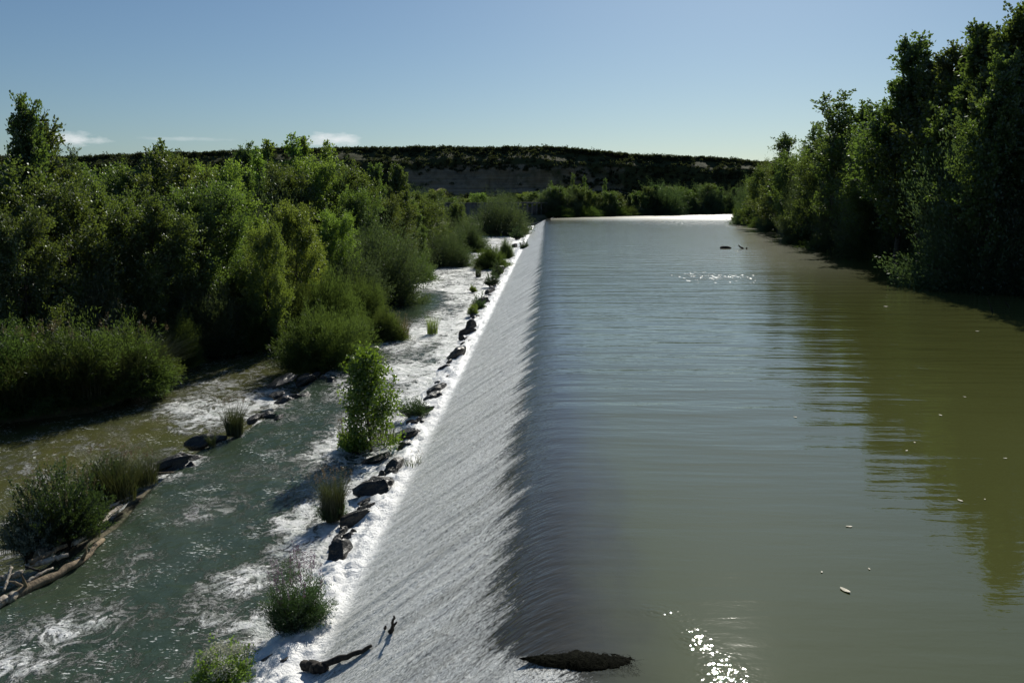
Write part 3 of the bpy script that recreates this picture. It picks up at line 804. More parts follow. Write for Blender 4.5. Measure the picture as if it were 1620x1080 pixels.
bush('willow', 793, 308, 374, 74, 'bushy tree standing alone in front of the concrete sluice wall', None, cat='tree')
# the depth of the wood behind the front rows
rng = random.Random(7)
SKU = [-400, 0, 150, 250, 400, 560, 640, 700, 800]; SKV = [262, 262, 268, 262, 258, 275, 295, 318, 328]
n = 0
for i in range(400):
    Y = rng.uniform(56, 290); b_ = float(left_bank(Y)); x = b_ - rng.uniform(4, 55 + Y * .25)
    u = 867 + x / Y * 1350 * 1.01
    if u < -160 or n >= 70: continue
    v = float(np.interp(u, SKU, SKV)) + rng.uniform(4, 40)
    zt = PY(u, v, Y)[2]; zb = gz(x, Y); h = zt - zb
    if h < 4 or h > 17: continue
    place(rng.choice(['broad', 'poplar', 'broad', 'willow', 'fresh']), x, Y, zb, h, rng.uniform(.8, 1.05), label='green tree lost among its neighbours inside the left bank wood', cat='tree', group='trees packed inside the left bank wood'); n += 1

G2 = 'bushes along the left channel'
BUSH = [
 ('tamarisk', 515, 484, 592, 185, 'dark dome shaped tamarisk on the islet where the left channel begins'),
 ('tamarisk', 612, 486, 545, 70, 'small round tamarisk at the right end of the islet'),
 ('tamarisk', 520, 428, 540, 150, 'olive brown tamarisk rising behind the dome shaped islet bush'),
 ('tamarisk', 375, 418, 545, 130, 'large dark rounded bush at the back of the left channel'),
 ('tamarisk', 395, 480, 555, 95, 'green bush in front of the large rounded channel bush'),
 ('tamarisk', 282, 498, 582, 88, 'rounded bush beside the end of the overhanging reeds'),
 ('willow', 240, 440, 560, 90, 'grey green leafy shrub behind the reeds and the rounded bush'),
 ('tamarisk', 455, 440, 545, 110, 'shadowed bush between the two largest channel bushes'),
 ('tamarisk', 575, 440, 520, 90, 'olive bush at the right back of the islet thicket'),
 ('willow', 575, 375, 480, 80, 'silvery green willow shrub on the bank behind the islet thicket'),
 ('silver', 600, 400, 468, 60, 'silver leaved shrub on the bank above the boulder'),
 ('tamarisk', 655, 398, 448, 80, 'green bush at the water edge left of the far rapids'),
 ('willow', 712, 360, 424, 70, 'grey rounded willow at the edge of the far rapids'),
 ('tamarisk', 745, 366, 400, 45, 'yellow green bush right of the grey rounded willow'),
 ('willow', 650, 350, 430, 70, 'leafy shrub left of the grey rounded willow'),
 ('willow', 560, 395, 500, 90, 'leafy shrub above the right of the olive bush'),
 ('willow', 140, 430, 600, 150, 'dark shrub in the shade behind the reeds'),
 ('willow', 30, 440, 610, 150, 'dark shrub in the shade at the left edge'),
 ('willow', 330, 430, 560, 100, 'dark shrub under the tall shaggy trees'),
 ('tamarisk', 775, 388, 428, 62, 'bush on the near end of the gravel strip beside the weir foot'),
 ('tamarisk', 800, 378, 410, 28, 'small bush beyond the gravel strip bush beside the weir foot'),
 ('tamarisk', 760, 352, 372, 60, 'low bush below the concrete sluice wall left side'),
 ('tamarisk', 820, 352, 368, 40, 'low bush below the concrete sluice wall right side'),
]
for b_ in BUSH: bush(*b_[:5], b_[5], G2)

G3 = 'trees of the right bank'
RIGHT = [
 ('poplar', 1612, 18, 74, 1.19, 'tallest poplar at the right edge of the photo'),
 ('poplar', 1560, 42, 80, 1.00, 'tall poplar just left of the tallest right edge poplar'),
 ('poplar', 1512, 62, 88, 1.12, 'tall poplar behind the big willow, second spire of the group'),
 ('poplar', 1442, 62, 98, 1.06, 'dark feathery poplar at the left end of the tall group'),
 ('poplar', 1475, 100, 94, 1.00, 'poplar filling the notch between two spires at right'),
 ('broad', 1410, 190, 108, .9, 'dark crown below and left of the feathery poplar'),
 ('sparse', 1338, 146, 126, 1.5, 'sparse poplar with see through top on the right bank'),
 ('sparse', 1362, 165, 122, 1.4, 'sparse poplar right of the see through one'),
 ('broad', 1380, 215, 116, .9, 'rounded crown under the sparse poplars'),
 ('broad', 1318, 212, 138, .9, 'crown left of the sparse poplars'),
 ('sparse', 1296, 195, 150, 1.3, 'thin twiggy top standing left of the sparse poplars'),
 ('sparse', 1246, 212, 176, 1.5, 'see through treetop at the far end of the right bank'),
 ('broad', 1270, 235, 165, .9, 'leafy crown below the far see through treetop'),
 ('broad', 1236, 252, 190, .9, 'crown stepping down towards the far end of the right bank'),
 ('broad', 1207, 262, 212, .9, 'last tall crown of the right bank before the hill'),
 ('poplar', 1695, -130, 78, .85, 'poplar cut off by the right edge of the photo'),
 ('poplar', 1590, 90, 70, .9, 'poplar rising behind the big shadowed willow'),
]
for t in RIGHT: tree(*t[:5], label=t[5], group=G3)
G4 = 'waterside willows of the right bank'
RB = [
 ('bigwillow', 1568, 150, 466, 245, 'huge dark willow hanging over the water near the right edge'),
 ('silver', 1490, 195, 424, 75, 'silver grey willow on the left side of the huge dark one'),
 ('silver', 1622, 320, 425, 60, 'pale leafy branchy bush cut by the right edge'),
 ('bigwillow', 1650, 130, 470, 150, 'dark willow filling the right edge of the photo'),
 ('bigwillow', 1405, 245, 412, 135, 'dark willow left of the silver grey one'),
 ('willow', 1440, 290, 418, 80, 'low dark willow beside the silver grey one'),
 ('bigwillow', 1345, 228, 398, 130, 'broad dark willow midway along the right bank'),
 ('tamarisk', 1276, 300, 384, 70, 'yellow green bush leaning over the water on the right bank'),
 ('bigwillow', 1292, 262, 386, 95, 'willow behind the yellow green leaning bush'),
 ('willow', 1232, 265, 366, 75, 'rounded willow near the far end of the right bank'),
 ('willow', 1196, 285, 356, 60, 'low willow where the right bank meets the sunlit water'),
 ('tamarisk', 1176, 318, 350, 40, 'last low bush touching the sunlit water on the right bank'),
]
for b_ in RB: bush(*b_[:5], b_[5], G4, cat='willow' if b_[0] != 'tamarisk' else 'bush', zb=0.0)
for i in range(26):                                       # wood behind the right bank front
    Y = rng.uniform(60, 300); x = float(right_bank(Y)) + rng.uniform(8, 40)
    u = 867 + x / Y * 1350
    v = float(np.interp(u, [1180, 1240, 1330, 1400, 1450, 1620, 1900], [275, 250, 225, 200, 120, 60, 60])) + rng.uniform(10, 50)
    zt = PY(u, v, Y)[2]
    if zt > 26 or zt < 4 or u > 1800: continue
    place(rng.choice(['broad', 'poplar']), x, Y, .5, zt - .5, .9, label='dark tree deep behind the front trees of the right bank', cat='tree', group='trees packed behind the right bank front')

for i, u in enumerate(list(range(1190, 1460, 17)) + [1500, 1530, 1565, 1600, 1630]):
    yy = np.interp(u, [1172, 1230, 1290, 1380, 1450, 1540, 1620, 1700], [350, 368, 386, 402, 420, 445, 462, 480])
    x, Y = P(u, float(yy), 0)
    place(rng.choice(['willow', 'willow', 'tamarisk']), x + 1.6, Y + 2, -.1, rng.uniform(2.6, 5.0), rng.uniform(1.1, 1.5), label='low dark bush at the foot of the right bank, ' + (['first', 'second', 'third', 'fourth', 'fifth', 'sixth', 'seventh', 'eighth', 'ninth', 'tenth', 'eleventh'][i] + ' from the far end' if i < 11 else ['first', 'second', 'third', 'fourth', 'fifth', 'sixth', 'seventh', 'eighth', 'ninth', 'tenth'][20 - i] + ' from the right edge'), cat='bush', group='undergrowth bushes along the right waterline')
# far shore
G5 = 'trees along the far shore'
ORD = ['first', 'second', 'third', 'fourth', 'fifth', 'sixth', 'seventh', 'eighth', 'ninth', 'tenth', 'eleventh', 'twelfth', 'thirteenth', 'fourteenth', 'fifteenth', 'sixteenth', 'seventeenth', 'eighteenth', 'nineteenth', 'twentieth']
LOOK = {'broad': 'round green tree', 'willow': 'wide dark tree', 'poplar': 'pointed tree', 'fresh': 'yellow green tree', 'tamarisk': 'low bush'}
def ordl(i, n):
    return ORD[i] + ' from the left' if i < n / 2 else ORD[n - 1 - i] + ' from the right'
us = np.arange(868, 1215, 10.5)
for i, u in enumerate(us):
    Y = float(far_bank(PY(u, 313, 360)[0])) + rng.uniform(4, 10)
    v = float(np.interp(u, [860, 880, 905, 925, 950, 985, 1010, 1045, 1075, 1110, 1150, 1200], [300, 292, 294, 304, 306, 308, 305, 289, 300, 294, 296, 298])) + rng.uniform(-5, 6)
    kind = rng.choice(['broad', 'willow', 'poplar', 'willow', 'broad'])
    tree(kind, u + rng.uniform(-2, 2), v, Y, rng.uniform(1.1, 1.6) * (.65 if kind == 'willow' else 1), label=LOOK[kind] + ', ' + ordl(i, len(us)) + ' in the row along the far shore', group=G5)
us = np.arange(874, 1180, 11.0)
for i, u in enumerate(us):
    Y = float(far_bank(PY(u, 313, 360)[0])) + 2.5
    x = PY(u, 313, Y)[0]
    place(rng.choice(['willow', 'tamarisk']), x, Y, -.1, rng.uniform(2.4, 5.0), rng.uniform(1.3, 1.9), label='low bush at the water edge, ' + ordl(i, len(us)) + ' on the far shore', cat='bush', group='bushes at the water edge of the far shore')
for u, v, lab in ((905, 276, 'slender pale poplar above the far shore, left of its neighbour'), (925, 280, 'slender poplar above the far shore, right of the palest one'), (872, 288, 'bare twigged tree at the left end of the far shore'), (957, 284, 'lone thin treetop in the middle of the far shore')):
    tree('sparse', u, v - 2, 392, .7, label=lab, group=G5)
us = np.arange(560, 868, 11.0)
for i, u in enumerate(us):
    kind = rng.choice(['broad', 'willow', 'fresh'])
    tree(kind, u, rng.uniform(303, 314) - (4 if u < 700 else 0), rng.uniform(345, 375), rng.uniform(1.1, 1.6), label=LOOK[kind] + ', ' + ordl(i, len(us)) + ' in the belt behind the sluice wall', group='trees behind the sluice wall')

# ------------------------------------------------------------------ sluice wall at the far end
def build_sluice():
    Y = 333.0
    x0 = PY(690, 330, Y)[0]; x1 = PY(812, 330, Y)[0]; x2 = PY(864, 330, Y)[0]
    zt = PY(800, 322, Y)[2]; zb = -4.5
    root = empty('sluice_wall', (x0, Y, zb)); tag(root, 'long grey concrete sluice wall with pillared bays at the far end of the weir', 'sluice wall')
    o0 = np.array((x0, Y, zb))
    def part(nm, boxes, mat):
        v, f = join([box(*b) for b in boxes]); return link(nm, mesh(nm, v - o0, f, False), M[mat], root)
    part('wall', [(x0, x1, Y, Y + 1.2, zb, zt)], 'concrete')
    part('coping', [(x0 - .3, x1 + .1, Y - .25, Y + 1.5, zt, zt + .35)], 'concrete')
    part('base', [(x1, x2 + .6, Y - .4, Y + 3.5, zb, -.4 + .6)], 'concrete')
    n = 7; w = (x2 - x1) / n
    for i in range(n + 1):
        x = x1 + i * w
        part('pillar', [(x - .28, x + .28, Y - .2, Y + 2.6, .2, zt)], 'concrete')
    for i in range(n):
        x = x1 + i * w
        g = part('sluice_gate', [(x + .3, x + w - .3, Y + .9, Y + 1.1, .2, zt - .9 - .5 * (i % 2))], 'gate')
    part('deck', [(x1 + .12, x2 + .6, Y - .5, Y + 3.2, zt, zt + .5)], 'concrete')
    part('railing', [(x1, x2, Y - .42, Y - .37, zt + 1.4, zt + 1.47)] + [(x1 + k * 2.0, x1 + k * 2.0 + .07, Y - .42, Y - .36, zt + .5, zt + 1.4) for k in range(int((x2 - x1) / 2))], 'gate')
build_sluice()

# ------------------------------------------------------------------ rocks
def rock_mesh(seed, sub=3):
    import bmesh
    bm = bmesh.new(); bmesh.ops.create_icosphere(bm, subdivisions=sub, radius=1)
    r = random.Random(seed)
    planes = [(Vector((r.gauss(0, 1), r.gauss(0, 1), r.gauss(0, 1))).normalized(), r.uniform(.5, .82)) for _ in range(11)]
    off = Vector((seed * 7.1, 3, 1))
    for v in bm.verts:
        p = v.co.copy(); p.x *= 1.12
        for nn, d in planes:
            e = p.dot(nn) - d
            if e > 0: p -= nn * e * .95
        p *= 1 + .16 * mnoise.noise(p * 2.2 + off) + .09 * mnoise.noise(p * 5.5 + off)
        v.co = p
    me = bpy.data.meshes.new('rock'); bm.to_mesh(me); bm.free()
    me.materials.append(M['rock'])
    me.polygons.foreach_set('use_smooth', np.zeros(len(me.polygons), dtype=bool))
    return me
ROCKS = [rock_mesh(s) for s in range(6)]
rk = 0; rng0 = random.Random(12)
def rock(u, v, wpx, hpx, label, z=-2.75, group='rocks along the foot of the weir', mat=None, rot=None, dy=1.0):
    global rk
    x, y = P(u, v, z); s = wpx / 1350 * y * .62; h = hpx / 1350 * y * .54
    me = ROCKS[rk % 6]
    o = bpy.data.objects.new('rock', me); C.objects.link(o); rk += 1
    o.location = (x, y + s * .5, z + h * .18); o.scale = (s * .95, s * .62 * dy, h * 1.05); o.rotation_euler = (.25 * math.sin(rk * 3), -.22, rot if rot is not None else .75 + .5 * math.sin(rk * 1.7))
    if mat: o.material_slots[0].link = 'OBJECT'; o.material_slots[0].material = M[mat]
    tag(o, label, 'rock', group); return o
RK = [(538, 882, 62, 40, 'slanting dark rock nearest the camera at the weir foot, below the grass tuft'), (563, 825, 55, 24, 'flat wet slab rock at the weir foot right under the grass tuft'),
      (590, 785, 72, 34, 'broad black rock right of the grass tuft'), (575, 812, 40, 18, 'low rock wedged below the broad black rock'), (622, 748, 46, 26, 'squarish rock just above the broad black rock'),
      (645, 695, 56, 28, 'black ridged rock at the weir foot right of the sapling base'), (640, 712, 40, 16, 'low rock under the ridged rock beside the sapling base'),
      (690, 622, 46, 20, 'rock ledge right of the sapling crown'), (684, 634, 40, 16, 'low rock under the ledge right of the sapling crown'), (668, 655, 40, 14, 'thin wet rock below the ledge beside the sapling'),
      (720, 568, 34, 26, 'peaked dark rock alone in the foam beside the upper weir foot'), (728, 556, 26, 14, 'thin rock slab behind the peaked dark rock'), (746, 520, 24, 24, 'upright rock at the weir foot below the weed tufts'),
      (741, 528, 28, 14, 'small rock beside the upright rock at the weir foot'), (763, 482, 26, 18, 'dark rock among the weed tufts at the weir foot'), (775, 462, 22, 12, 'small rock above the weed tufts at the weir foot'),
      (790, 430, 16, 14, 'tiny rock at the weir foot beside the strip bush'), (797, 418, 14, 10, 'tiny rock behind the strip bush'), (806, 402, 14, 9, 'distant speck of rock at the weir foot'), (814, 390, 12, 8, 'farther distant speck of rock at the weir foot')]
for a in RK: rock(*a)
RK2 = [(312, 708, 52, 26, 'dark boulder right of the far end of the driftwood bank'), (255, 745, 80, 26, 'long dark rock at the end of the driftwood bank', ), (222, 757, 50, 22, 'dark rock beside the driftwood bank grass'),
       (345, 697, 30, 12, 'flat rock between the dark boulder and the grass tuft'), (300, 738, 16, 12, 'small stone in the foam below the dark boulder'), (482, 604, 34, 16, 'rock at the lip of the white chute beside the islet'),
       (440, 608, 60, 12, 'smooth rock under water at the head of the white chute'), (628, 460, 26, 12, 'boulder at the upper end of the rock line'), (610, 466, 20, 10, 'boulder left of the upper end of the rock line'),
       (600, 452, 30, 12, 'brown boulder under the silver leaved shrub'), (637, 449, 14, 8, 'small stone beyond the upper boulders'), (585, 556, 30, 12, 'stone by the islet right end'), (592, 733, 60, 12, 'low dark mud and stone patch at the foot of the sapling')]
for a in RK2: rock(*a, z=-2.95, group='rocks of the dividing line below the weir')
SIDE4 = ('leftmost', 'left middle', 'right middle', 'rightmost')
# jumbled stones between the larger rocks
JM = [((548, 850), 'below the flat slab rock'), ((583, 800), 'beside the broad black rock'), ((606, 765), 'below the squarish rock'), ((630, 728), 'between the squarish and the ridged rock'), ((660, 672), 'beside the thin rock near the sapling'),
      ((700, 600), 'above the ledge near the sapling'), ((712, 582), 'below the peaked rock'), ((735, 540), 'between the peaked and the upright rock'), ((752, 503), 'above the upright rock'), ((770, 470), 'among the upper weed tufts'), ((783, 445), 'below the strip bush')]
for (u, v), where in JM:
    for q in range(4):
        rock(u + (q * 8 - 12 + rng0.uniform(-3, 3)) * (v - 300) / 500, v + rng0.uniform(-14, 14) * (v - 300) / 500, rng0.uniform(12, 30) * (v - 300) / 450, rng0.uniform(8, 16) * (v - 300) / 450, SIDE4[q] + ' small black stone in the jumble ' + where, group='small stones along the foot of the weir')
for (u, v), where in (((330, 700), 'between the dark boulder and the tuft'), ((285, 728), 'left of the dark boulder on the dividing line'), ((420, 662), 'right of the tuft on the dividing rocks'), ((455, 630), 'below the lip of the white chute'), ((500, 600), 'beside the islet at the lip of the chute'), ((200, 765), 'under the grass of the driftwood bank')):
    for q in range(4):
        rock(u + q * 14 - 21 + rng0.uniform(-4, 4), v + rng0.uniform(-7, 7), rng0.uniform(14, 34), rng0.uniform(7, 13), SIDE4[q] + ' small dark stone ' + where, z=-2.95, group='small stones of the dividing line')
# brown weedy stones in the wash at the very near end
rock(440, 1062, 90, 40, 'brown weed covered stone under the thin wash at the bottom edge', z=-2.85, mat='dryrock')

# ------------------------------------------------------------------ driftwood
def log(name, pts, r0, r1, label, mat, cat='log', group=None, knots=0, seed=1, n=9, parent=None):
    r = np.random.default_rng(seed)
    pts = np.array(pts, float)
    t = np.linspace(0, 1, len(pts)); tt = np.linspace(0, 1, 14)
    q = np.stack([np.interp(tt, t, pts[:, k]) for k in range(3)], -1)
    q[1:-1] += r.normal(0, r0 * .18, (12, 3))
    rad = np.interp(tt, [0, 1], [r0, r1]) * r.uniform(.85, 1.15, 14)
    q = np.concatenate([q[:1], q, q[-1:]]); rad = np.concatenate([[.001], rad, [.001]])
    parts = [tube(q, rad, n)]
    for k in range(knots):
        i = int(r.integers(3, 12)); d = r.normal(size=3); d[2] = abs(d[2]); d /= np.linalg.norm(d)
        parts.append(tube([q[i], q[i] + d * r0 * 2.2, q[i] + d * r0 * 3.6 + r.normal(0, r0 * .4, 3)], [r0 * .4, r0 * .25, r0 * .06], 5))
    v, f = join(parts)
    o0 = np.array((0, 0, 0)) if parent is not None else pts[0]
    o = link(name, mesh(name, v - o0, f), M[mat], parent, None if parent is not None else tuple(pts[0]))
    if parent is None: tag(o, label, cat, group)
    return o
def PZ(u, v, z): x, y = P(u, v, z); return (x, y, z)
GD = 'driftwood stranded on the bank below the weir'
Z0 = -2.72
log('driftwood_log', [PZ(40, 897, Z0), PZ(108, 877, Z0 + .05)], .085, .07, 'thick pale log in the middle of the driftwood pile', 'drift', group=GD, knots=2, seed=2)
log('driftwood_log', [PZ(46, 890, Z0 + .12), PZ(105, 862, Z0 + .15)], .085, .06, 'brown log resting behind the thick pale one', 'driftb', group=GD, knots=1, seed=3)
log('driftwood_log', [PZ(-30, 922, Z0), PZ(36, 905, Z0 + .05)], .09, .08, 'pale log end entering at the left edge', 'drift', group=GD, seed=4)
log('driftwood_stick', [PZ(6, 934, Z0 - .1), PZ(18, 897, Z0 + .25)], .035, .045, 'short pale stick leaning upright on the driftwood pile', 'drift', 'stick', group=GD, seed=5)
log('driftwood_log', [PZ(42, 920, Z0 - .05), PZ(62, 908, Z0), PZ(84, 898, Z0)], .05, .035, 'small bent log in front of the thick pale one', 'drift', group=GD, seed=6)
log('driftwood_log', [PZ(116, 860, Z0), PZ(150, 835, Z0 + .05), PZ(191, 799, Z0)], .085, .07, 'long straight log below the big bushy clump', 'drift', group=GD, knots=2, seed=7)
log('driftwood_log', [PZ(168, 804, Z0 + .1), PZ(210, 784, Z0 + .1)], .05, .035, 'thin pale log at the upper end of the long straight one', 'drift', group=GD, seed=8)
log('driftwood_log', [PZ(-20, 962, Z0 - .2), PZ(33, 937, Z0 - .15), PZ(87, 912, Z0 - .15), PZ(127, 888, Z0 - .12), PZ(163, 853, Z0 - .15)], .16, .07, 'longest brown mossy log along the water line of the pile', 'driftb', group=GD, knots=3, seed=9)
log('driftwood_stick', [PZ(160, 777, Z0 + .3), PZ(190, 791, Z0 + .1)], .025, .03, 'pale branch sticking out beside the grass of the driftwood bank', 'drift', 'stick', group=GD, seed=10)
log('driftwood_stick', [PZ(40, 896, Z0 + .15), PZ(62, 902, Z0 + .1)], .035, .03, 'dark curved stick lying across the pale logs', 'wetwood', 'stick', group=GD, seed=11)
log('driftwood_stick', [PZ(115, 840, Z0 + .2), PZ(118, 858, Z0)], .03, .03, 'twisted grey twig by the end of the long straight log', 'drift', 'stick', group=GD, seed=12, knots=2)
log('driftwood_slab', [PZ(-30, 968, Z0 - .1), PZ(26, 940, Z0 - .12)], .13, .10, 'wide pale bark slab at the lower left edge', 'drift', 'bark slab', group=GD, seed=13)
log('driftwood_log', [PZ(180, 750, Z0 + .2), PZ(275, 747, Z0 + .1)], .04, .03, 'dark thin log lying on the rocks behind the bank grass', 'driftb', group=GD, seed=14)
log('driftwood_log', [PZ(60, 880, Z0 + .05), PZ(100, 850, Z0 + .3)], .14, .06, 'half buried brown stump under the bushy clump', 'driftb', 'stump', group=GD, seed=15)

def build_branch():
    # waterlogged branch stuck on the face of the weir
    a = Vector((*P(487, 1052, -2.45), -2.45)); 
    def fz(x): return float(np.interp(-x, [.85, 4.9], [-.33, -2.55]))
    def on(u, v, up):
        z = -1.8
        for _ in range(12):
            x, y = P(u, v, z); z = fz(x) + up
        return (*P(u, v, z), z)
    root = empty('stuck_branch', on(487, 1052, .05)); tag(root, 'black waterlogged branch caught on the weir face near the bottom edge', 'branch')
    o = np.array(root.location)
    def pc(nm, pts, r0, r1, seed, knots=0):
        pts = np.array(pts) - o; return log(nm, pts, r0, r1, None, 'wetwood', parent=root, seed=seed, knots=knots)
    pc('limb', [on(484, 1054, .08), on(520, 1050, .12), on(555, 1036, .10), on(588, 1020, .04)], .10, .035, 21, 0)
    pc('root_knot', [on(482, 1050, .05), on(500, 1055, .18), on(514, 1058, .06)], .12, .09, 22, 0)
    pc('fork', [on(618, 1000, .0), on(621, 992, .12), on(623, 974, .42)], .055, .02, 23, 0)
    pc('twig', [on(622, 990, .12), on(628, 983, .22)], .03, .015, 24, 0)
    pc('stub', [on(609, 994, .0), on(610, 990, .16)], .03, .02, 25, 0)
build_branch()
# snags in the upper river
x, y = P(1149, 393, 0)
o = bpy.data.objects.new('floating_snag', ROCKS[1]); C.objects.link(o); o.location = (x, y, .05); o.scale = (.95, .6, .33)
o.material_slots[0].link = 'OBJECT'; o.material_slots[0].material = M['wetwood']; tag(o, 'rounded dark snag breaking the calm river surface', 'snag')
log('slanting_snag', [PZ(1176, 394, -.05), (*P(1168, 394, 0), .55)], .16, .07, 'short dark stick slanting out of the river right of the rounded snag', 'wetwood', 'snag', seed=31)
log('stub_snag', [PZ(1181, 394, -.1), (*P(1181, 394, 0), .14)], .12, .1, 'tiny dark stub in the river right of the slanting stick', 'wetwood', 'snag', seed=32)
for i, (u, v, du, h, lab) in enumerate(((1383, 408, 1, .6, 'short post like stump under the broad dark willows'), (1418, 414, -3, .35, 'leaning dark stump left of the silver grey willow'), (1433, 417, 0, .9, 'upright dark stump at the foot of the silver grey willow'),
        (1444, 418, 3, .4, 'small stump right of the upright one'), (1470, 441, 1, .45, 'dark stub in the water below the huge willow'), (1486, 446, 5, .3, 'low slanting stub below the huge willow, right of the first'))):
    log('stump', [(*P(u, v, 0), -.2), (*P(u + du, v, 0), h)], .16, .11, lab, 'wetwood', 'stump', group='stumps along the right bank', seed=40 + i)
for i, (u, v, u2, v2, lab) in enumerate(((1571, 494, 1561, 474, 'thin dark branch poking out of the water near the right edge'), (1598, 486, 1588, 477, 'forked twig tip right of the poking branch'), (1622, 478, 1600, 480, 'low drooping twig at the right edge over the water'))):
    a = P(u, v, 0); log('drooping_branch', [(*a, -.05), (P(u2, v, 0)[0], a[1], (v - v2) / 1350 * a[1] + .05)], .05, .02, lab, 'wetwood', 'branch', group='branches dipping into the water at the right', seed=50 + i)
# weedy ledge standing in for the dark hollow of folding water at the crest end
def build_ledge():
    x0, y0, _ = PZ(917, 1044, 0)
    r = np.random.default_rng(3)
    nx, ny = 90, 40
    U, V = np.meshgrid(np.linspace(-1, 1, nx), np.linspace(-1, 1, ny))
    hx, hy = 1.0, .40
    env = np.clip(1 + U, 0, 1) ** .8 * np.clip(1 - U, 0, 1) ** .4 / 1.12 
    Z = .15 * env * np.clip(1 - V ** 2, 0, 1) ** .5 * (1 - .25 * V) + .03 * fbm(U * 14, V * 2, 3, 71) * env + .02 * fbm(U * 30, V * 6, 2, 72) - .06
    Z = Z; X = U * hx; Y = V * hy * env + .10 * U ** 2 + .05 * fbm(U * 3, V, 2, 73)
    root = empty('hollow_ledge', (x0, y0, 0)); tag(root, 'dark weedy ledge standing in for the hollow where water folds over the crest end', 'ledge')
    link('hollow_ledge_body', mesh('hollow_ledge_body', np.stack([X, Y, Z], -1), grid_faces(ny, nx)), M['hollow_weed'], root)
    v, f, _, _ = blades(9, 900, .34, .3, .012, 1.4, 4)
    k = len(v) // 900
    bx = np.repeat(r.uniform(-.9, .9, 900), k); by = np.repeat(r.uniform(-.28, .1, 900), k)
    v = v * np.array([.35, .5, .25]); v[:, 0] += bx; v[:, 1] = by - np.abs(v[:, 1]) ; v[:, 2] = .10 * (1 - (bx / 1.0) ** 2) + .04 - (by - v[:, 1]) * .35
    link('weed_strands', mesh('weed_strands', v, f, False), M['hollow_weed'], root)
build_ledge()

# ------------------------------------------------------------------ near plants
def two(nm, v1, f1, m1, v2, f2, m2):
    """one part whose tips (flowers, seed heads) carry a second material"""
    me = mesh(nm, np.concatenate([v1, v2]), np.concatenate([f1, f2 + len(v1)]), False)
    me.materials.append(M[m1]); me.materials.append(M[m2])
    me.polygons.foreach_set('material_index', np.concatenate([np.zeros(len(f1)), np.ones(len(f2))]).astype(np.int32))
    return me
def arr(me):
    v = np.empty(len(me.vertices) * 3, dtype=np.float32); me.vertices.foreach_get('co', v)
    f = np.empty(len(me.loops), dtype=np.int32); me.loops.foreach_get('vertex_index', f)
    return v.reshape(-1, 3), f.reshape(-1, 4)
def plant(name, u, v, z, parts, label, cat='plant', group=None, rz=0):
    x, y = P(u, v, z); root = empty(name, (x, y, z), rz); tag(root, label, cat, group)
    for nm, me, mat in parts: link(nm, me, M[mat] if mat else None, root)
    return root
def px2m(px, u, v, z): return px / 1350 * P(u, v, z)[1]
def grass(u, v, z, wpx, hpx, label, n=260, lean=.35, width=.02, seeds=True, mat='reed', seed=1, name='grass_clump', cat='grass clump', group=None):
    rad = px2m(wpx, u, v, z) * .32; h = px2m(hpx, u, v, z) * 1.05
    vv, f, tips, r = blades(seed, n, h, rad, width, lean, 4, .5)
    parts = [('blades', mesh('blades', vv, f, False), mat)]
    if seeds:
        k = max(4, n // 14); t = tips[np.argsort(-tips[:, 2])[:k]]
        c = np.repeat(t, 14, 0) + r.normal(0, .02, (k * 14, 3)) + np.array([0, 0, 1]) * r.uniform(-.12, .04, (k * 14, 1))
        a, b = leaf_quads(c, r, .05, .018, None, 1.0); parts = [('blades', two('blades', vv, f, mat, a, b, 'dry'), None)]
    return plant(name, u, v, z, parts, label, cat, group, seed)
def weed(u, v, z, wpx, hpx, label, ns=60, lp=60, L=.07, Wd=.03, mat='herb', seed=1, flowers=None, name='weed_clump', cat='weed clump', group=None, stems=60, low=.25, spread=1.0):
    h = px2m(hpx, u, v, z); rr = px2m(wpx, u, v, z) * .5
    a, b = grow_bush(seed, h, rr, ns, lp, L, Wd, .035, lobes=.3, curve=.15, low=low, wood=min(stems, ns), top=.12, up=.4)
    parts = [('stems', a, 'darkbark'), ('foliage', b, mat)]
    if flowers:
        r = np.random.default_rng(seed + 5); k = flowers[1]; az = r.uniform(0, 6.283, k); el = np.arcsin(r.uniform(.55, 1, k))
        tip = np.stack([np.cos(az) * np.cos(el) * rr, np.sin(az) * np.cos(el) * rr, np.sin(el) * h], -1) * r.uniform(.85, 1.05, (k, 1))
        m = 40; tt = r.uniform(0, 1, (k, m, 1)); d = tip / np.linalg.norm(tip, axis=1, keepdims=True)
        if flowers[2] == 'spike':
            c = tip[:, None] + (d[:, None] * .4 + np.array([0, 0, .8])) * tt * h * .20 + r.normal(0, .012, (k, m, 3)); fl = (.035, .02)
        else:
            c = tip[:, None] + r.normal(0, .05, (k, m, 3)); fl = (.035, .03)
        fv, ff = leaf_quads(c.reshape(-1, 3), r, *fl); parts[1] = ('foliage', two('foliage', *arr(b), mat, fv, ff, flowers[0]), None)
    return plant(name, u, v, z, parts, label, cat, group, seed)

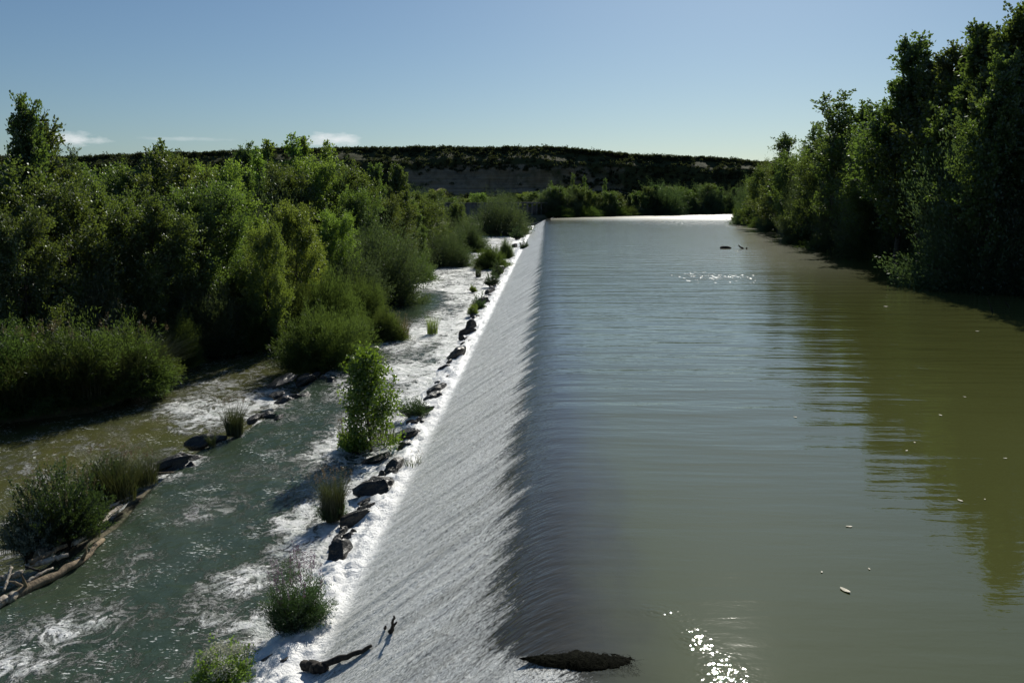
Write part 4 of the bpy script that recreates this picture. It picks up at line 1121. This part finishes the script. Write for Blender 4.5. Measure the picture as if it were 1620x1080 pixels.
# reeds hanging over the left channel
GR = 'reed clumps over the left channel'
for i, (u, v, wpx, hpx, lab) in enumerate(((205, 614, 80, 88, 'reed clump at the right end hanging over the water beside the rounded bush'), (165, 628, 120, 115, 'reed clump second from the right end of the overhang'),
        (105, 640, 120, 115, 'reed clump in the middle of the overhang'), (45, 648, 120, 120, 'reed clump left of the middle of the overhang'), (-20, 660, 120, 130, 'reed clump cut by the left edge'), (10, 640, 110, 125, 'reed clump behind the one at the left edge'))):
    z = LOW + .1; x, y = P(u, v, z); rad = px2m(wpx, u, v, z) * .5; h = px2m(hpx, u, v, z)
    vv, f, tips, r = blades(60 + i, 1500, h, rad, .04, .8, 5, .7)
    a, b = grow_bush(160 + i, h * .92, rad * 1.2, 1300, 50, .22, .04, .12, lobes=.6, low=0, top=.5, up=-.2, wood=8)
    k = 5; t = tips[np.argsort(-tips[:, 2])[:k]]
    c = np.repeat(t, 30, 0) + r.normal(0, .05, (k * 30, 3)) + np.array([0, 0, 1]) * r.uniform(0, .35, (k * 30, 1))
    sv, sf = leaf_quads(c, r, .12, .03, None, .8)
    o = plant('reed_clump', u, v, z, [('blades', two('blades', vv, f, 'reed', sv, sf, 'dry'), None), ('leaves', b, 'tamarisk')], lab, 'reeds', GR, i)
    o.location.y += rad * .8
ZB = -2.75
weed(100, 850, ZB, 150, 128, 'big dark bushy clump on the driftwood bank', 420, 60, .09, .04, 'herb', 71, ('dry', 30, 'spike'))
weed(50, 868, ZB, 90, 80, 'greyish clump at the left of the big dark bushy one', 200, 50, .08, .035, 'silver', 72, ('dry', 14, 'spike'))
weed(165, 790, ZB, 100, 75, 'dark weeds between the bushy clump and the grass', 260, 50, .08, .03, 'herb', 73)
grass(180, 792, ZB, 110, 85, 'green grass clump on top of the driftwood bank', 700, .45, .022, seed=74)
grass(228, 765, ZB, 70, 55, 'grass by the rocks at the end of the driftwood bank', 380, .5, .02, seed=75)
grass(30, 872, ZB, 90, 110, 'thin dry stalks at the left edge of the driftwood bank', 130, .5, .012, seed=76)
grass(140, 850, ZB - .1, 60, 40, 'low green tuft between the logs of the driftwood bank', 260, .5, .016, seed=77, seeds=False)
grass(371, 688, -2.9, 42, 58, 'grass tuft with tall seed stalks on the dividing rocks', 420, .35, .02, seed=78)
grass(335, 705, -2.9, 20, 24, 'small yellowish tuft beside the dark boulder', 120, .5, .02, seed=79, seeds=False)
weed(470, 992, -2.75, 108, 122, 'purple flowered loosestrife clump at the foot of the weir', 520, 60, .055, .018, 'herb', 81, ('flower', 46, 'spike'), 'loosestrife_clump', 'flowering plant', low=.3)
weed(352, 1085, -2.9, 110, 75, 'leafy clump with pale flowers at the bottom edge', 150, 34, .06, .04, 'fresh', 82, ('pale', 60, 'tuft'), 'pale_flowered_weed', 'flowering plant')
grass(527, 820, -2.85, 55, 78, 'green grass tuft between the black rocks and the pool', 620, .32, .02, seed=83)
weed(524, 820, -2.85, 46, 55, 'dark weeds inside the grass tuft by the black rocks', 140, 40, .06, .02, 'herb', 84)
grass(550, 705, -2.9, 40, 42, 'brownish grass at the left of the sapling foot', 260, .4, .022, seed=85)
grass(605, 700, -2.9, 60, 45, 'thin stalks right of the sapling foot', 160, .4, .02, seed=86)
weed(655, 660, -2.8, 60, 30, 'flat weeds in the wash right of the sapling', 160, 30, .08, .03, 'herb', 87)
grass(684, 528, -2.9, 26, 34, 'pale reed tuft standing in the middle of the rapids', 150, .35, .03, seed=88, mat='fresh')
grass(634, 535, -2.9, 40, 40, 'thin brown stalks right of the small round tamarisk', 200, .4, .03, seed=89, mat='dry')
grass(655, 745, -2.8, 40, 30, 'thin stalks by the squarish rock', 70, .4, .02, seed=90)
weed(757, 490, -2.75, 22, 36, 'dark weed tuft at the upper weir foot', 160, 30, .12, .04, 'herb', 91)
weed(748, 498, -2.75, 16, 20, 'small weed tuft left of the dark upper one', 90, 30, .12, .04, 'fresh', 92)
weed(778, 452, -2.75, 22, 30, 'weed strip on the stones beyond the dark tuft', 140, 30, .14, .05, 'herb', 93)
weed(786, 436, -2.75, 20, 26, 'weed strip on the stones near the strip bush', 140, 30, .14, .05, 'herb', 94)
grass(757, 438, -2.9, 14, 18, 'small tuft in the rapids left of the weed strip', 120, .35, .05, seed=95, seeds=False)
weed(748, 462, -2.9, 10, 12, 'tiny yellow tuft in the rapids', 60, 24, .12, .05, 'fresh', 96)
weed(830, 395, -2.75, 14, 18, 'weeds on the rocks at the far weir foot', 120, 26, .2, .08, 'herb', 97)
weed(818, 378, -2.75, 22, 20, 'weeds on the last stones before the sluice wall', 120, 26, .25, .1, 'herb', 98)
grass(1383, 412, .0, 24, 26, 'pale reed tuft at the foot of the right bank willows', 160, .5, .05, seed=99, mat='dry', seeds=False)

def build_sapling():
    u, v, z = 588, 712, -2.9; x, y = P(u, v, z); h = px2m(152, u, v, z)
    a, b = grow_tree(301, h * .93, h * .30, .02, 46, lambda t: .55 + .45 * t, lambda t: .8 + .25 * math.sin(t * 3.1) - .45 * t, 11, 20, .12, .10, .13, .1, drop=.14)
    root = empty('poplar_sapling', (x, y, z)); tag(root, 'bright green young poplar growing alone in the rapids beside the weir', 'sapling')
    link('trunk', a, M['darkbark'], root); link('crown', b, M['young'], root)
    weed(562, 712, -2.9, 55, 60, 'low leafy shoots at the foot of the young poplar', 120, 34, .09, .07, 'fresh', 302)
build_sapling()

# ------------------------------------------------------------------ leaves floating on the calm river
def build_flecks():
    r = np.random.default_rng(8)
    spots = [(1337, 934, .15), (1343, 833, .09), (1519, 792, .10), (1488, 657, .10), (1526, 628, .08), (1258, 660, .08), (1401, 485, .18), (1546, 524, .14), (1434, 713, .07), (1590, 725, .07), (1447, 700, .07), (1375, 900, .05), (1558, 790, .05), (1300, 905, .05)]
    q = np.linspace(0, 2 * math.pi, 10, endpoint=False)
    for i, (u, v, s) in enumerate(spots):
        x, y = P(u, v, 0); s *= .72
        rim = np.stack([np.cos(q) * (1 + .2 * np.cos(2 * q)), np.sin(q) * .5, .06 + .10 * np.cos(q) ** 2], -1) * s
        low = rim * np.array([.9, .9, 1]) - np.array([0, 0, s * .16])
        V = np.concatenate([rim, low, [[0, 0, .02 * s], [0, 0, -.1 * s]]])
        F = [(k, (k + 1) % 10, (k + 1) % 10 + 10, k + 10) for k in range(10)]
        F += [(20, (k + 1) % 10, k, k) for k in range(0)]
        import bmesh
        me = bpy.data.meshes.new('floating_leaf')
        me.from_pydata(V.tolist(), [], F + [(20, k, (k + 1) % 10) for k in range(10)] + [(21, (k + 1) % 10 + 10, k + 10) for k in range(10)])
        me.update(); o = link('floating_leaf', me, M['fleck'], None, (x, y, .012)); o.rotation_euler = (0, 0, r.uniform(0, 6.28))
        lab = ('largest pale leaf on the near olive water', 'small pale leaf just above the largest floating leaf', 'pale leaf level with the near floating leaves, farther right', 'pale leaf in the tree reflection, lower of a pair near the right edge',
               'pale leaf in the tree reflection, upper of a pair near the right edge', 'single pale leaf where the blue reflection turns olive', 'pale fleck close to the right bank, left of its neighbour', 'pale fleck close to the right bank near the edge',
               'tiny pale leaf at the edge of the tree reflection, left of its neighbours', 'tiny pale leaf by the right edge in the dark reflection', 'tiny pale leaf just above left of the reflection edge', 'tiny speck of leaf right of the largest floating leaf',
               'tiny speck of leaf beside the pale leaf at right', 'tiny speck of leaf left of the largest floating leaf')[i]
        tag(o, lab, 'leaf', 'leaves floating on the upper river')
build_flecks()
